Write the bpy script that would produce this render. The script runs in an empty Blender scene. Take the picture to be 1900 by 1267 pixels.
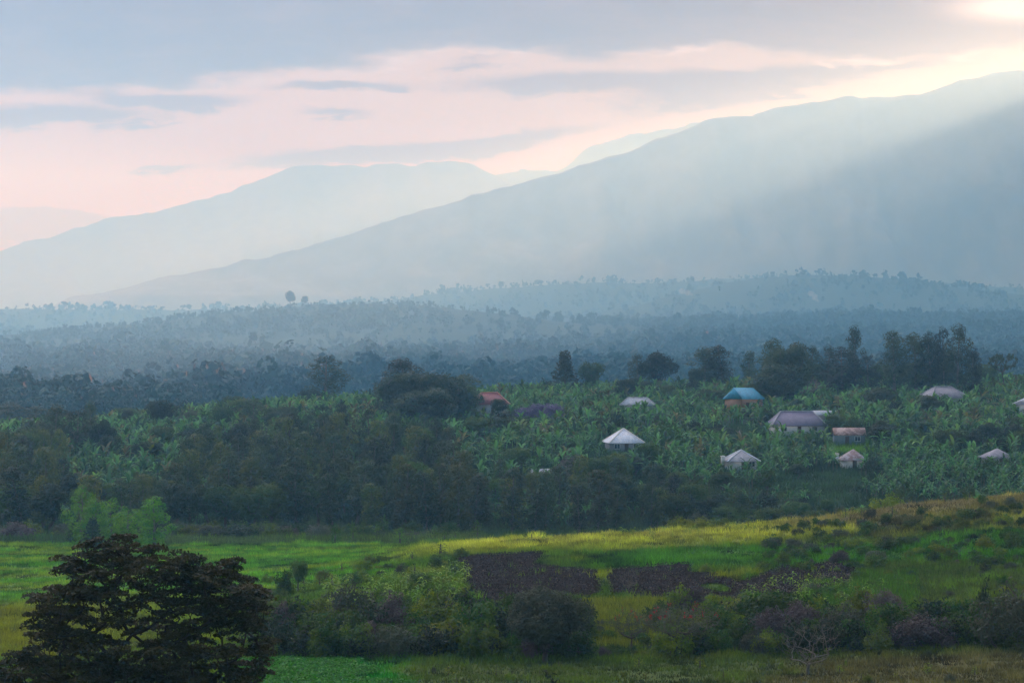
import bpy, math, random
import numpy as np
from mathutils import Vector

SC = bpy.context.scene
COL = SC.collection
F = 4486.0            # focal length in photo pixels (photo is 1900 wide), lens 85 mm
HZ = 560.0            # photo row of the level horizon
R = math.radians
rng = np.random.default_rng(7)
random.seed(7)

# ------------------------------------------------------------------ camera
cam = bpy.data.objects.new("camera", bpy.data.cameras.new("camera"))
COL.objects.link(cam)
cam.data.lens = 85.0
cam.data.sensor_width = 36.0
cam.data.shift_y = -(633.5 - HZ) / 1900.0
cam.data.clip_start = 1.0
cam.data.clip_end = 40000.0
cam.location = (0, 0, 0)
cam.rotation_euler = (R(90), 0, 0)
SC.camera = cam

# ------------------------------------------------------------------ light
SUN_AZ, SUN_EL = R(23.0), R(8.5)
sun_dir = Vector((math.sin(SUN_AZ) * math.cos(SUN_EL), math.cos(SUN_AZ) * math.cos(SUN_EL), math.sin(SUN_EL)))
sl = bpy.data.lights.new("sun", 'SUN')
sl.energy = 3.1
sl.color = (1.0, 0.60, 0.47)
sl.angle = R(0.8)
so = bpy.data.objects.new("sun", sl)
so.rotation_euler = sun_dir.to_track_quat('Z', 'Y').to_euler()
COL.objects.link(so)

SC.view_settings.view_transform = 'Standard'
SC.view_settings.look = 'None'
SC.view_settings.gamma = 1.0
SC.view_settings.exposure = 0.5
SC.view_settings.use_curve_mapping = False
SC.render.engine = 'CYCLES'
cy = SC.cycles
cy.max_bounces = 5
cy.diffuse_bounces = 2
cy.glossy_bounces = 1
cy.transmission_bounces = 2
cy.volume_bounces = 1
cy.transparent_max_bounces = 4
cy.use_denoising = True
cy.sample_clamp_indirect = 4.0
cy.caustics_reflective = False
cy.caustics_refractive = False


# ------------------------------------------------------------------ node maths
class E:
    """scalar node expression"""
    nt = None
    def __init__(s, sock): s.s = sock
    @staticmethod
    def op(kind, *a):
        n = E.nt.nodes.new('ShaderNodeMath'); n.operation = kind
        for i, v in enumerate(a):
            if isinstance(v, E): E.nt.links.new(v.s, n.inputs[i])
            else: n.inputs[i].default_value = float(v)
        return E(n.outputs[0])
    def __add__(s, o): return E.op('ADD', s, o)
    __radd__ = __add__
    def __sub__(s, o): return E.op('SUBTRACT', s, o)
    def __rsub__(s, o): return E.op('SUBTRACT', o, s)
    def __mul__(s, o): return E.op('MULTIPLY', s, o)
    __rmul__ = __mul__
    def __truediv__(s, o): return E.op('DIVIDE', s, o)
    def max(s, o): return E.op('MAXIMUM', s, o)
    def min(s, o): return E.op('MINIMUM', s, o)
    def clamp(s): return s.max(0.0).min(1.0)
    def ss(s, a, b):
        n = E.nt.nodes.new('ShaderNodeMapRange'); n.interpolation_type = 'SMOOTHSTEP'
        E.nt.links.new(s.s, n.inputs[0]); n.inputs[1].default_value = a; n.inputs[2].default_value = b
        return E(n.outputs[0])

def comb(x, y, z=0.0):
    n = E.nt.nodes.new('ShaderNodeCombineXYZ')
    for i, v in enumerate((x, y, z)):
        if isinstance(v, E): E.nt.links.new(v.s, n.inputs[i])
        else: n.inputs[i].default_value = v
    return n.outputs[0]

def noise(vec, scale=1.0, detail=4.0, rough=0.55, dist=0.0):
    n = E.nt.nodes.new('ShaderNodeTexNoise')
    E.nt.links.new(vec, n.inputs['Vector'])
    n.inputs['Scale'].default_value = scale; n.inputs['Detail'].default_value = detail
    n.inputs['Roughness'].default_value = rough; n.inputs['Distortion'].default_value = dist
    return E(n.outputs[0])

def mixc(fac, a, b):
    n = E.nt.nodes.new('ShaderNodeMix'); n.data_type = 'RGBA'
    for i, v in ((0, fac), (6, a), (7, b)):
        if isinstance(v, E): E.nt.links.new(v.s, n.inputs[i])
        elif hasattr(v, 'is_linked'): E.nt.links.new(v, n.inputs[i])
        elif isinstance(v, tuple): n.inputs[i].default_value = (*v, 1.0)
        else: n.inputs[i].default_value = v
    return n.outputs[2]

def hsv(color, h=None, s=None, v=None):
    n = E.nt.nodes.new('ShaderNodeHueSaturation')
    if isinstance(color, tuple): n.inputs['Color'].default_value = (*color, 1)
    else: E.nt.links.new(color, n.inputs['Color'])
    for nm, x in (('Hue', h), ('Saturation', s), ('Value', v)):
        if isinstance(x, E): E.nt.links.new(x.s, n.inputs[nm])
        elif x is not None: n.inputs[nm].default_value = x
    return n.outputs[0]
SKYK = 0.26
OVERHEAD = (2.58, 2.47, 2.82)
# ------------------------------------------------------------------ sky (world)
w = bpy.data.worlds.new("World"); SC.world = w; w.use_nodes = True
nt = w.node_tree; nt.nodes.clear(); E.nt = nt
sky = nt.nodes.new('ShaderNodeTexSky'); sky.sky_type = 'NISHITA'; sky.sun_disc = False
sky.sun_elevation = SUN_EL; sky.sun_rotation = SUN_AZ; sky.altitude = 1200; sky.dust_density = 2.0
bg1 = nt.nodes.new('ShaderNodeBackground'); bg1.inputs[1].default_value = 0.12
nt.links.new(sky.outputs[0], bg1.inputs[0])
tc = nt.nodes.new('ShaderNodeTexCoord'); sp = nt.nodes.new('ShaderNodeSeparateXYZ')
nt.links.new(tc.outputs['Generated'], sp.inputs[0])
dx, dy, dz = (E(sp.outputs[i]) for i in range(3))
dyc = dy.max(0.15)
U = dx / dyc * 4.486          # thousands of photo pixels right of centre
V = dz / dyc * 4.486          # thousands of photo pixels above the horizon
n_warp = (noise(comb(U * 1.3, V * 4.0), 1.6, 5, 0.6) - 0.5) * 1.8
n_big = (noise(comb(U * 0.9 + 3.1, V * 3.2 + 1.7), 1.5, 6, 0.55) - 0.5) * 1.8
n_str = noise(comb(U * 1.6 + 7.0, V * 9.0 + n_big * 1.2), 1.7, 7, 0.62) - 0.5
n_str = n_str * 2.4
n_fine = noise(comb(U * 4.0 + 2.0, V * 13.0 + n_warp * 0.8), 2.0, 7, 0.64) - 0.5
n_fine = n_fine * 2.2
# upper deck: lower edge near row 200 at the left, row 100 at the right
edge = 0.40 + 0.05 * U.ss(-0.95, 0.0) + 0.02 * U.ss(0.0, 0.9)
deck = (V - edge + n_warp * 0.10 + n_big * 0.06 + n_fine * 0.022).ss(-0.018, 0.022)
# loose streaks below the deck
def blob(px, row, wx, wy, tilt=0.0):
    a = (U - (px - 950) / 1000.0) / (wx / 1000.0)
    b = (V - (HZ - row) / 1000.0 - (U - (px - 950) / 1000.0) * tilt + n_str * 0.030 + n_warp * 0.022 + n_fine * 0.014) / (wy / 1000.0)
    return E.op('EXPONENT', (a * a + b * b) * -1.0)
streak = blob(1080, 155, 230, 24, 0.02) * 1.1
for b in ((640, 290, 240, 17, 0.08), (300, 183, 170, 14, 0.0), (620, 157, 110, 10, 0.0), (1260, 195, 140, 24, 0.1),
          (620, 216, 70, 9, 0.0), (300, 320, 60, 6, 0), (1500, 140, 300, 22, 0.1), (100, 215, 200, 16, 0.0), (900, 265, 230, 12, 0.1)):
    streak = streak + blob(*b)
streak = (streak * (1.0 + n_str * 0.9) + (n_str * 1.6 + n_fine * 0.6 - 0.22).clamp() * V.ss(0.18, 0.30) * 0.9)
streak = (streak + n_fine * 0.25 * streak).ss(0.15, 0.80)
cum = (blob(80, 425, 170, 40) * 1.3 + n_fine * 0.45 + n_str * 0.1).ss(0.50, 0.66) * U.ss(-0.62, -0.78)
gap = (n_fine * 0.5 + n_str * 0.3 + 0.5).ss(0.42, 0.75)
# colours (radiance of the cloud sheet)
low = mixc(V.ss(0.14, 0.40), (1.80, 0.98, 0.40), (1.90, 1.35, 1.0))
low = mixc(U.ss(-0.5, 0.75), low, (1.55, 1.22, 0.98))
darkc = mixc(U.ss(-0.6, 0.8), (0.36, 0.09, 0.03), (0.34, 0.12, 0.05))
darkc = mixc((n_str * 0.9 + 0.35).clamp(), darkc, (0.62, 0.34, 0.26))
strc = mixc(U.ss(-0.2, 0.8), (0.62, 0.22, 0.10), (0.34, 0.12, 0.06))
c = mixc(streak * 0.95, low, strc)
c = mixc(gap * (deck * (1.0 - deck) * 4.0).clamp() * U.ss(-0.9, 0.1) * 0.9, c, (3.6, 3.6, 4.4))
c = mixc(deck * (1.0 - gap * 0.10), c, darkc)
c = mixc(cum * 0.8, c, (0.75, 0.25, 0.16))
# bright openings toward the sun
op = E.op('EXPONENT', ((U - 0.95) * (U - 0.95) * 90.0 + (V - 0.545) * (V - 0.545) * 2200.0 + n_fine * 1.2 ) * -1.0)
op2 = E.op('EXPONENT', ((U - 0.75) * (U - 0.75) * 12.0 + (V - 0.395) * (V - 0.395) * 1800.0) * -1.0)
c = mixc(((op * 1.6 + n_fine * op * 1.5) + op2 * n_fine * 0.9).clamp(), c, (3.0, 3.0, 3.6))
# outside the picture the deck turns to an even blue-grey overcast
c = hsv(c, None, None, SKYK)
c = mixc(V.ss(0.75, 3.6), c, OVERHEAD)
bg2 = nt.nodes.new('ShaderNodeBackground'); nt.links.new(c, bg2.inputs[0]); bg2.inputs[1].default_value = 1.0
mx = nt.nodes.new('ShaderNodeMixShader')
front = dy.ss(-0.1, 0.2) * 0.92
nt.links.new(front.s, mx.inputs[0]); nt.links.new(bg1.outputs[0], mx.inputs[1]); nt.links.new(bg2.outputs[0], mx.inputs[2])
wo = nt.nodes.new('ShaderNodeOutputWorld'); nt.links.new(mx.outputs[0], wo.inputs[0])

# ------------------------------------------------------------------ numpy helpers
def hsh(ix, iy, seed):
    h = (ix.astype(np.int64) * 374761393 + iy.astype(np.int64) * 668265263 + seed * 144269504) & 0xffffffff
    h = ((h ^ (h >> 13)) * 1274126177) & 0xffffffff
    h = ((h ^ (h >> 15)) * 2246822519) & 0xffffffff
    return ((h ^ (h >> 16)) & 0xffffff) / float(0xffffff)
def vn(x, y, seed=0):
    x = np.asarray(x, float); y = np.asarray(y, float)
    ix = np.floor(x); iy = np.floor(y); fx = x - ix; fy = y - iy
    fx = fx * fx * (3 - 2 * fx); fy = fy * fy * (3 - 2 * fy)
    a = hsh(ix, iy, seed); b = hsh(ix + 1, iy, seed); c_ = hsh(ix, iy + 1, seed); d = hsh(ix + 1, iy + 1, seed)
    return (a * (1 - fx) + b * fx) * (1 - fy) + (c_ * (1 - fx) + d * fx) * fy - 0.5
def fbm(x, y, seed=0, o=4):
    s = 0; a = 1.0
    for k in range(o):
        s = s + a * vn(x * 2 ** k, y * 2 ** k, seed + k * 17); a *= 0.5
    return s
def sst(x, a, b):
    t = np.clip((np.asarray(x, float) - a) / (b - a), 0, 1); return t * t * (3 - 2 * t)

# ------------------------------------------------------------------ terrain
# each line: distance, 'r' photo rows or 'z' heights, at photo columns
TER = [
 (15, 'z', [950], [-9]), (40, 'z', [950], [-15.5]), (70, 'z', [950], [-19.5]),
 (110, 'z', [950], [-23.3]), (150, 'z', [0, 950, 1900], [-25.2, -25.3, -24.8]),
 (190, 'r', [0, 480, 950, 1420, 1900], [1235, 1225, 1225, 1220, 1205]),
 (222, 'r', [0, 480, 850, 950, 1420, 1900], [1185, 1160, 1125, 1122, 1120, 1130]),
 (262, 'r', [0, 480, 850, 950, 1420, 1700, 1900], [1135, 1110, 1062, 1058, 1056, 1050, 1045]),
 (300, 'r', [0, 480, 700, 850, 950, 1420, 1700, 1900], [1095, 1070, 1050, 1022, 1017, 1006, 985, 968]),
 (325, 'r', [0, 480, 700, 850, 1050, 1300, 1420, 1560, 1700, 1900, 2200], [1065, 1052, 1036, 1010, 999, 984, 975, 957, 941, 915, 890]),
 (350, 'r', [0, 480, 700, 850, 1050, 1300, 1420, 1560, 1700, 1900, 2200], [1045, 1036, 1026, 1014, 1004, 990, 984, 970, 955, 925, 905]),
 (400, 'z', [0, 700, 1420, 1900], [-39.8, -40, -40, -37]),
 (450, 'z', [0, 950, 1900], [-42, -42.5, -42]),
 (500, 'z', [0, 950, 1420, 1900], [-39.5, -38.5, -37.5, -37]),
 (550, 'z', [0, 480, 950, 1900], [-36.3, -35.5, -34.5, -33.5]),
 (600, 'z', [0, 480, 950, 1420, 1900], [-34.8, -33, -32, -31, -30.3]),
 (660, 'z', [0, 480, 950, 1420, 1900], [-36.3, -31.6, -29.8, -28.6, -27.8]),
 (730, 'z', [0, 480, 950, 1420, 1900], [-42, -33.5, -28.8, -27.4, -26]),
 (800, 'z', [0, 480, 950, 1420, 1900], [-47, -40, -33, -30, -28]),
 (900, 'z', [0, 950, 1900], [-48, -44, -40]), (1050, 'z', [0, 950, 1900], [-53, -50, -46]),
 (1300, 'r', [0, 950, 1900], [748, 730, 705]), (1700, 'r', [0, 950, 1900], [715, 700, 672]),
 (2150, 'r', [0, 480, 950, 1420, 1900], [682, 682, 664, 645, 640]),
 (2600, 'r', [0, 480, 950, 1420, 1900], [655, 650, 640, 616, 614]),
 (2950, 'r', [0, 250, 540, 740, 950, 1100, 1420, 1900], [630, 608, 576, 572, 592, 606, 600, 592]),
 (3100, 'r', [-400, 0, 250, 540, 740, 850, 950, 1100, 1420, 1900], [650, 624, 601, 566, 561, 568, 585, 606, 598, 590]),
 (3400, 'r', [0, 540, 950, 1900], [655, 625, 615, 600]),
  (3750, 'r', [0, 950, 1200, 1560, 1900], [640, 615, 600, 570, 585]),
 (4050, 'r', [0, 540, 740, 950, 1100, 1200, 1300, 1400, 1480, 1560, 1700, 1800, 1900, 2300],
              [625, 610, 606, 602, 587, 560, 530, 508, 503, 503, 516, 533, 547, 580]),
 (4450, 'r', [0, 950, 1300, 1600, 1900], [625, 612, 585, 580, 600]),
 (4800, 'r', [-400, 0, 250, 400, 540, 640, 740, 850, 1000, 1050, 1250, 1350, 1560, 1900, 2300],
              [585, 572, 570, 574, 570, 563, 549, 536, 522, 518, 520, 509, 506, 530, 560]),
 (5150, 'r', [0, 950, 1900], [600, 595, 590]), (6600, 'z', [950], [-30]), (10300, 'z', [950], [-30]), (10900, 'z', [950], [-30]),
]
CT = np.linspace(-0.62, 0.62, 249)            # tan of bearing
CP = CT * F + 950
LY = np.linspace(math.log(15), math.log(16300), 1500)
_zk = []; _yk = []
FS = 1.45            # everything behind the village stands this much farther than first laid out
for Yk, kind, xs, vs in TER:
    if Yk >= 1300 and Yk < 6000: Yk = Yk * FS
    elif Yk >= 6000: Yk = Yk * 1.5
    v = np.interp(CP, xs, vs)
    k = np.ones(9) / 9; v = np.convolve(np.pad(v, 4, mode='edge'), k, 'valid')
    if kind == 'r': v = -(v - HZ) * Yk / F
    _zk.append(v); _yk.append(math.log(Yk))
_zk = np.array(_zk)
TZ = np.zeros((len(LY), len(CT)))
for i in range(len(CT)): TZ[:, i] = np.interp(LY, _yk, _zk[:, i])
k = np.hanning(9); k /= k.sum()
TZ = np.apply_along_axis(lambda c_: np.convolve(np.pad(c_, 4, mode='edge'), k, 'valid'), 0, TZ)

def H(X, Y):
    X = np.asarray(X, float); Y = np.asarray(Y, float)
    Yc = np.maximum(Y, 15.0)
    t = np.clip((X / Yc - CT[0]) / (CT[1] - CT[0]), 0, len(CT) - 1.001)
    l = np.clip((np.log(Yc) - LY[0]) / (LY[1] - LY[0]), 0, len(LY) - 1.001)
    ti = t.astype(int); li = l.astype(int); tf = t - ti; lf = l - li
    z = (TZ[li, ti] * (1 - tf) + TZ[li, ti + 1] * tf) * (1 - lf) + (TZ[li + 1, ti] * (1 - tf) + TZ[li + 1, ti + 1] * tf) * lf
    a = 0.25 + 0.9 * sst(Y, 160, 330) * (1 - sst(Y, 345, 420)) * sst(X / Yc * F + 950, 800, 1000) * 0.6
    z = z + fbm(X / 9.0, Y / 9.0, 3, 3) * a
    rid = sst(Y, 1000, 1500) * (1 - sst(Y, 3300, 3700))
    z = z + rid * (Y / 1300.0) * 3.4 * np.sin(Y / (40 + Y * 0.030) + X / 230.0 + 5 * fbm(X / 520.0, Y / 700.0, 19, 3))
    z = z + fbm(X / 60.0, Y / 60.0, 11, 4) * (1.2 * sst(Y, 420, 600) + 5 * sst(Y, 900, 2000))
    return z
def hz(X, Y): return float(H(np.array([X]), np.array([Y]))[0])
def px2x(px, Y): return (px - 950) / F * Y
def row2z(row, Y): return -(row - HZ) / F * Y
def m2px(m, Y): return m * F / Y
def hit(px, row, y0=130, y1=6000):
    """distance where the sight line of a photo pixel first meets the ground"""
    Y = np.exp(np.linspace(math.log(y0), math.log(y1), 4000))
    g = H((px - 950) / F * Y, Y) - row2z(row, Y)
    i = np.argmax(g > 0)
    return float(Y[i])

def inpoly(px, py, poly):
    px = np.asarray(px); py = np.asarray(py)
    r = np.zeros(px.shape, bool); n = len(poly); j = n - 1
    for i in range(n):
        xi, yi = poly[i]; xj, yj = poly[j]
        c_ = ((yi > py) != (yj > py)) & (px < (xj - xi) * (py - yi) / (yj - yi + 1e-9) + xi)
        r ^= c_; j = i
    return r
# ploughed soil outlines as (column, distance)
def poly_on_ground(pts): return [(px, hit(px, row, 195, 345)) for px, row in pts]
SOIL_A = poly_on_ground([(848, 1036), (900, 1030), (1010, 1026), (985, 1050), (1105, 1058), (1118, 1108), (1040, 1110), (960, 1116), (900, 1122), (862, 1080)])
SOIL_B = poly_on_ground([(1128, 1060), (1200, 1052), (1290, 1046), (1275, 1064), (1370, 1080), (1455, 1052), (1540, 1040), (1600, 1062), (1580, 1085), (1500, 1112), (1440, 1122), (1330, 1118), (1230, 1112), (1135, 1108)])
def soil_mask(X, Y):
    px = X / Y * F + 950
    w1 = fbm(X / 3.0, Y / 3.0, 31, 3) * 7; w2 = fbm(X / 3.0, Y / 3.0, 57, 3) * 4
    weeds = (fbm(X / 4.0, Y / 7.0, 44, 3) > 0.36) & (px > 1270) & (Y > 222)
    edge_ = fbm(X / 1.1, Y / 1.6, 47, 2) * 9
    return inpoly(px + w1 + edge_, Y + w2, SOIL_A) | (inpoly(px + w1 + edge_, Y + w2, SOIL_B) & ~weeds)

LAWN = [(1540, 822), (1620, 822), (1625, 840), (1600, 845), (1530, 842)]
def mix3(a, b, m): return a * (1 - m[..., None]) + np.array(b) * m[..., None]
def gcol(X, Y):
    X = np.asarray(X, float); Y = np.maximum(np.asarray(Y, float), 15)
    px = X / Y * F + 950
    n1 = fbm(X / 14, Y / 14, 5, 4); n2 = fbm(X / 4, Y / 7, 9, 4); n3 = fbm(X / 40, Y / 40, 21, 3)
    c_ = np.zeros(X.shape + (3,)) + np.array((0.062, 0.120, 0.018))
    c_ = mix3(c_, (0.13, 0.16, 0.028), sst(n1, 0.0, 0.5))
    c_ = mix3(c_, (0.030, 0.060, 0.020), sst(n2, 0.15, 0.6))
    md = sst(Y, 255, 290) * (1 - sst(px, 640, 860)) * (1 - sst(Y, 405, 420))
    c_ = mix3(c_, (0.080, 0.215, 0.022), md * 0.9)
    c_ = mix3(c_, (0.16, 0.22, 0.035), md * sst(fbm(X / 22, Y / 5, 77, 3), -0.05, 0.3) * 0.8)
    c_ = mix3(c_, (0.05, 0.15, 0.02), md * sst(fbm(X / 30, Y / 7, 79, 3), 0.1, 0.35) * 0.7)
    nl = (1 - sst(px, 60, 560)) * sst(Y, 180, 220) * (1 - sst(Y, 262, 285))
    c_ = mix3(c_, (0.17, 0.19, 0.03), nl * 0.8)
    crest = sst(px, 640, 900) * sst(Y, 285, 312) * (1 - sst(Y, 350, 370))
    c_ = mix3(c_, (0.33, 0.36, 0.07), crest * 0.85)  # dry golden grass, its colour brightened for a sunlit look
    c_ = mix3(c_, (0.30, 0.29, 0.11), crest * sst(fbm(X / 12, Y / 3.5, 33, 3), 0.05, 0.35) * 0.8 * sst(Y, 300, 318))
    br = sst(px + n1 * 250, 1500, 1680) * sst(Y, 266, 288) * (1 - sst(Y, 330, 350))
    c_ = mix3(c_, (0.050, 0.052, 0.026), br * np.clip(0.75 + 0.9 * n2, 0, 1))
    top = sst(px, 1380, 1500) * sst(Y, 312, 322) * (1 - sst(Y, 335, 345))
    c_ = mix3(c_, (0.21, 0.19, 0.08), top * 0.8)
    gr = sst(px, 1050, 1150) * (sst(Y, 262, 268) - sst(Y, 284, 296))
    c_ = mix3(c_, (0.05, 0.17, 0.016), np.clip(gr, 0, 1) * 0.8)
    nr = (1 - sst(Y, 183, 192))
    c_ = mix3(c_, (0.055, 0.085, 0.022), nr * sst(px, 700, 800))
    c_ = mix3(c_, (0.09, 0.075, 0.04), nr * sst(px + n1 * 300, 1300, 1500) * 0.7)
    c_ = mix3(c_, (0.025, 0.16, 0.025), nr * (1 - sst(px + n1 * 80, 700, 800)) * sst(px, 440, 480))
    c_ = c_ * np.array((1.12, 1.12, 0.85))
    hill = sst(Y, 405, 425)
    c_ = mix3(c_, (0.030, 0.060, 0.026), hill)
    c_ = mix3(c_, (0.055, 0.075, 0.030), hill * sst(n3, 0.1, 0.4) * 0.7)
    row = HZ - H(X, Y) / Y * F
    lw = inpoly(px, row, LAWN) & (Y > 480) & (Y < 700)
    c_[lw] = (0.09, 0.19, 0.03)
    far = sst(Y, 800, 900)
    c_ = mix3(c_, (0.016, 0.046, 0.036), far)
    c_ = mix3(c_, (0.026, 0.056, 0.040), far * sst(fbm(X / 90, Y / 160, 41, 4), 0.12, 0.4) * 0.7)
    return c_

# ------------------------------------------------------------------ mesh helper
def mesh(name, V_, Fc, mats, col=None, smooth=False, midx=None):
    V_ = np.asarray(V_, np.float32).reshape(-1, 3)
    me = bpy.data.meshes.new(name)
    me.vertices.add(len(V_)); me.vertices.foreach_set('co', V_.ravel())
    if isinstance(Fc, np.ndarray):
        n, k_ = Fc.shape; flat = Fc.ravel().astype(np.int32); st = np.arange(n, dtype=np.int32) * k_
    else:
        lens = np.array([len(f) for f in Fc], np.int32); flat = np.array([i for f in Fc for i in f], np.int32)
        n = len(lens); st = np.concatenate(([0], np.cumsum(lens)[:-1])).astype(np.int32)
    me.loops.add(len(flat)); me.loops.foreach_set('vertex_index', flat)
    me.polygons.add(n); me.polygons.foreach_set('loop_start', st)
    for m in (mats if isinstance(mats, (list, tuple)) else [mats]): me.materials.append(m)
    if midx is not None: me.polygons.foreach_set('material_index', np.asarray(midx, np.int32))
    me.update(calc_edges=True)
    if smooth: me.polygons.foreach_set('use_smooth', np.ones(n, bool))
    if col is not None:
        a = me.color_attributes.new('col', 'FLOAT_COLOR', 'POINT')
        cc = np.ones((len(V_), 4), np.float32); cc[:, :3] = col
        a.data.foreach_set('color', cc.ravel())
    return me
def link(name, me, parent=None, loc=None, **props):
    o = bpy.data.objects.new(name, me); COL.objects.link(o)
    if parent is not None: o.parent = parent
    if loc is not None: o.location = loc
    for k_, v in props.items(): o[k_] = v
    return o
def empty(name, loc, label, cat, group=None, rz=0.0, scale=(1, 1, 1)):
    o = bpy.data.objects.new(name, None); COL.objects.link(o); o.location = loc
    o.rotation_euler = (0, 0, rz); o.scale = scale; o.empty_display_size = 0.5
    o['label'] = label; o['category'] = cat
    if group: o['group'] = group
    return o

# ------------------------------------------------------------------ materials
def new_mat(name):
    m = bpy.data.materials.new(name); m.use_nodes = True
    m.node_tree.nodes.clear(); E.nt = m.node_tree
    return m, m.node_tree
def vcol(nt_):
    a = nt_.nodes.new('ShaderNodeAttribute'); a.attribute_name = 'col'; return a.outputs['Color']
def hsv(color, h=None, s=None, v=None):
    n = E.nt.nodes.new('ShaderNodeHueSaturation')
    if isinstance(color, tuple): n.inputs['Color'].default_value = (*color, 1)
    else: E.nt.links.new(color, n.inputs['Color'])
    for nm, x in (('Hue', h), ('Saturation', s), ('Value', v)):
        if isinstance(x, E): E.nt.links.new(x.s, n.inputs[nm])
        elif x is not None: n.inputs[nm].default_value = x
    return n.outputs[0]
def finish(nt_, color, rough=0.75, trans=0.0, bump=None, spec=0.25, tcol=None, metal=0.0):
    p = nt_.nodes.new('ShaderNodeBsdfPrincipled')
    if isinstance(color, tuple): p.inputs['Base Color'].default_value = (*color, 1)
    else: nt_.links.new(color, p.inputs['Base Color'])
    p.inputs['Roughness'].default_value = rough; p.inputs['Specular IOR Level'].default_value = spec
    p.inputs['Metallic'].default_value = metal
    if bump is not None:
        b = nt_.nodes.new('ShaderNodeBump'); b.inputs['Distance'].default_value = bump[1]; b.inputs['Strength'].default_value = 1.0
        nt_.links.new(bump[0].s, b.inputs['Height']); nt_.links.new(b.outputs[0], p.inputs['Normal'])
    o = nt_.nodes.new('ShaderNodeOutputMaterial')
    if trans > 0:
        t = nt_.nodes.new('ShaderNodeBsdfTranslucent')
        tc_ = hsv(color, None, 1.15, 1.35)
        nt_.links.new(tc_, t.inputs['Color'])
        m = nt_.nodes.new('ShaderNodeMixShader'); m.inputs[0].default_value = trans
        nt_.links.new(p.outputs[0], m.inputs[1]); nt_.links.new(t.outputs[0], m.inputs[2]); nt_.links.new(m.outputs[0], o.inputs[0])
    else: nt_.links.new(p.outputs[0], o.inputs[0])

def objco():
    t = E.nt.nodes.new('ShaderNodeTexCoord'); return t.outputs['Object']
def geopos():
    t = E.nt.nodes.new('ShaderNodeNewGeometry'); return t.outputs['Position']
def orand():
    t = E.nt.nodes.new('ShaderNodeObjectInfo'); return E(t.outputs['Random'])

def leaf_mat(name, a, b, trans=0.3, scale=0.5, hue=0.04, val=0.7):
    m, t = new_mat(name)
    r_ = orand()
    n = noise(objco(), scale, 3, 0.6)
    c_ = mixc(n.ss(0.35, 0.65), a, b)
    c_ = hsv(c_, 0.5 - hue / 2 + r_ * hue, 1.0, 1.0 - val / 2 + E.op('FRACT', r_ * 7.31) * val)
    finish(t, c_, 0.6, trans, spec=0.2)
    return m
def stuff_leaf_mat(name, trans=0.3):
    m, t = new_mat(name); finish(t, vcol(t), 0.65, trans, spec=0.15); return m

M_GROUND, t = new_mat('ground_cover')
g = geopos(); n1 = noise(g, 0.9, 6, 0.7); n2 = noise(g, 0.08, 4, 0.6)
c_ = hsv(vcol(t), 0.5 + (n2 - 0.5) * 0.05, 1.0, 0.35 + n1 * 0.8 + n2 * 0.5)
finish(t, c_, 0.9, 0, (n1, 0.35), 0.1)
M_SOIL, t = new_mat('ploughed_soil')
g = geopos(); n1 = noise(g, 2.2, 6, 0.75); n2 = noise(g, 0.25, 4, 0.6)
c_ = mixc(n1.ss(0.45, 0.75), (0.006, 0.0025, 0.0015), (0.022, 0.011, 0.006)); c_ = hsv(c_, 0.5, 1, 0.6 + n2 * 0.9)
finish(t, c_, 0.9, 0, (n1, 0.25), 0.1)
M_MOUNT, t = new_mat('hazed_mountain')
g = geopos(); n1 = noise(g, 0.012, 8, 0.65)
finish(t, mixc(n1.ss(0.4, 0.6), (0.24, 0.24, 0.20), (0.29, 0.285, 0.24)), 0.95, 0, None, 0.05)  # slopes paled to near the haze tone, haze put into the colour
M_BARK, t = new_mat('bark'); n1 = noise(objco(), 3.0, 4, 0.6)
finish(t, mixc(n1, (0.05, 0.042, 0.034), (0.12, 0.10, 0.08)), 0.9)
M_PALEBARK, t = new_mat('pale_bark'); n1 = noise(objco(), 3.0, 4, 0.6)
finish(t, mixc(n1, (0.09, 0.08, 0.065), (0.20, 0.18, 0.15)), 0.9)
M_DKBARK, t = new_mat('dark_bark'); n1 = noise(objco(), 4.0, 4, 0.6)
finish(t, mixc(n1, (0.018, 0.014, 0.010), (0.045, 0.035, 0.026)), 0.9)

L_EUC = leaf_mat('eucalyptus_leaves', (0.020, 0.046, 0.017), (0.052, 0.076, 0.024), 0.2, val=1.0)
L_EUCL = leaf_mat('eucalyptus_young_leaves', (0.05, 0.125, 0.014), (0.11, 0.19, 0.018), 0.35)
L_EUCM = leaf_mat('olive_eucalyptus_leaves', (0.045, 0.080, 0.018), (0.105, 0.120, 0.026), 0.3, val=1.0)
L_DARK = leaf_mat('dark_broad_leaves', (0.016, 0.034, 0.011), (0.034, 0.054, 0.015), 0.2)
L_MID = leaf_mat('mid_broad_leaves', (0.032, 0.075, 0.016), (0.070, 0.110, 0.020), 0.3)
L_BRIGHT = leaf_mat('bright_young_leaves', (0.040, 0.17, 0.006), (0.14, 0.33, 0.010), 0.35, val=0.3)
L_HEDGE = leaf_mat('hedge_leaves', (0.028, 0.070, 0.009), (0.080, 0.125, 0.014), 0.35, 0.6)
L_HEDGEY = leaf_mat('yellow_green_hedge_leaves', (0.08, 0.135, 0.012), (0.17, 0.21, 0.018), 0.35, 0.6)
L_GREY = leaf_mat('grey_green_leaves', (0.050, 0.066, 0.036), (0.085, 0.095, 0.055), 0.25, 0.8)
L_MAUVE = leaf_mat('dry_mauve_twigs', (0.075, 0.056, 0.062), (0.12, 0.09, 0.085), 0.1, 0.8)
L_ACAC = leaf_mat('acacia_leaflets', (0.015, 0.023, 0.006), (0.055, 0.050, 0.013), 0.25, 0.4, 0.02, 0.1)
L_JACA = leaf_mat('lilac_blossom', (0.12, 0.09, 0.22), (0.20, 0.15, 0.32), 0.2, 0.8)
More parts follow.
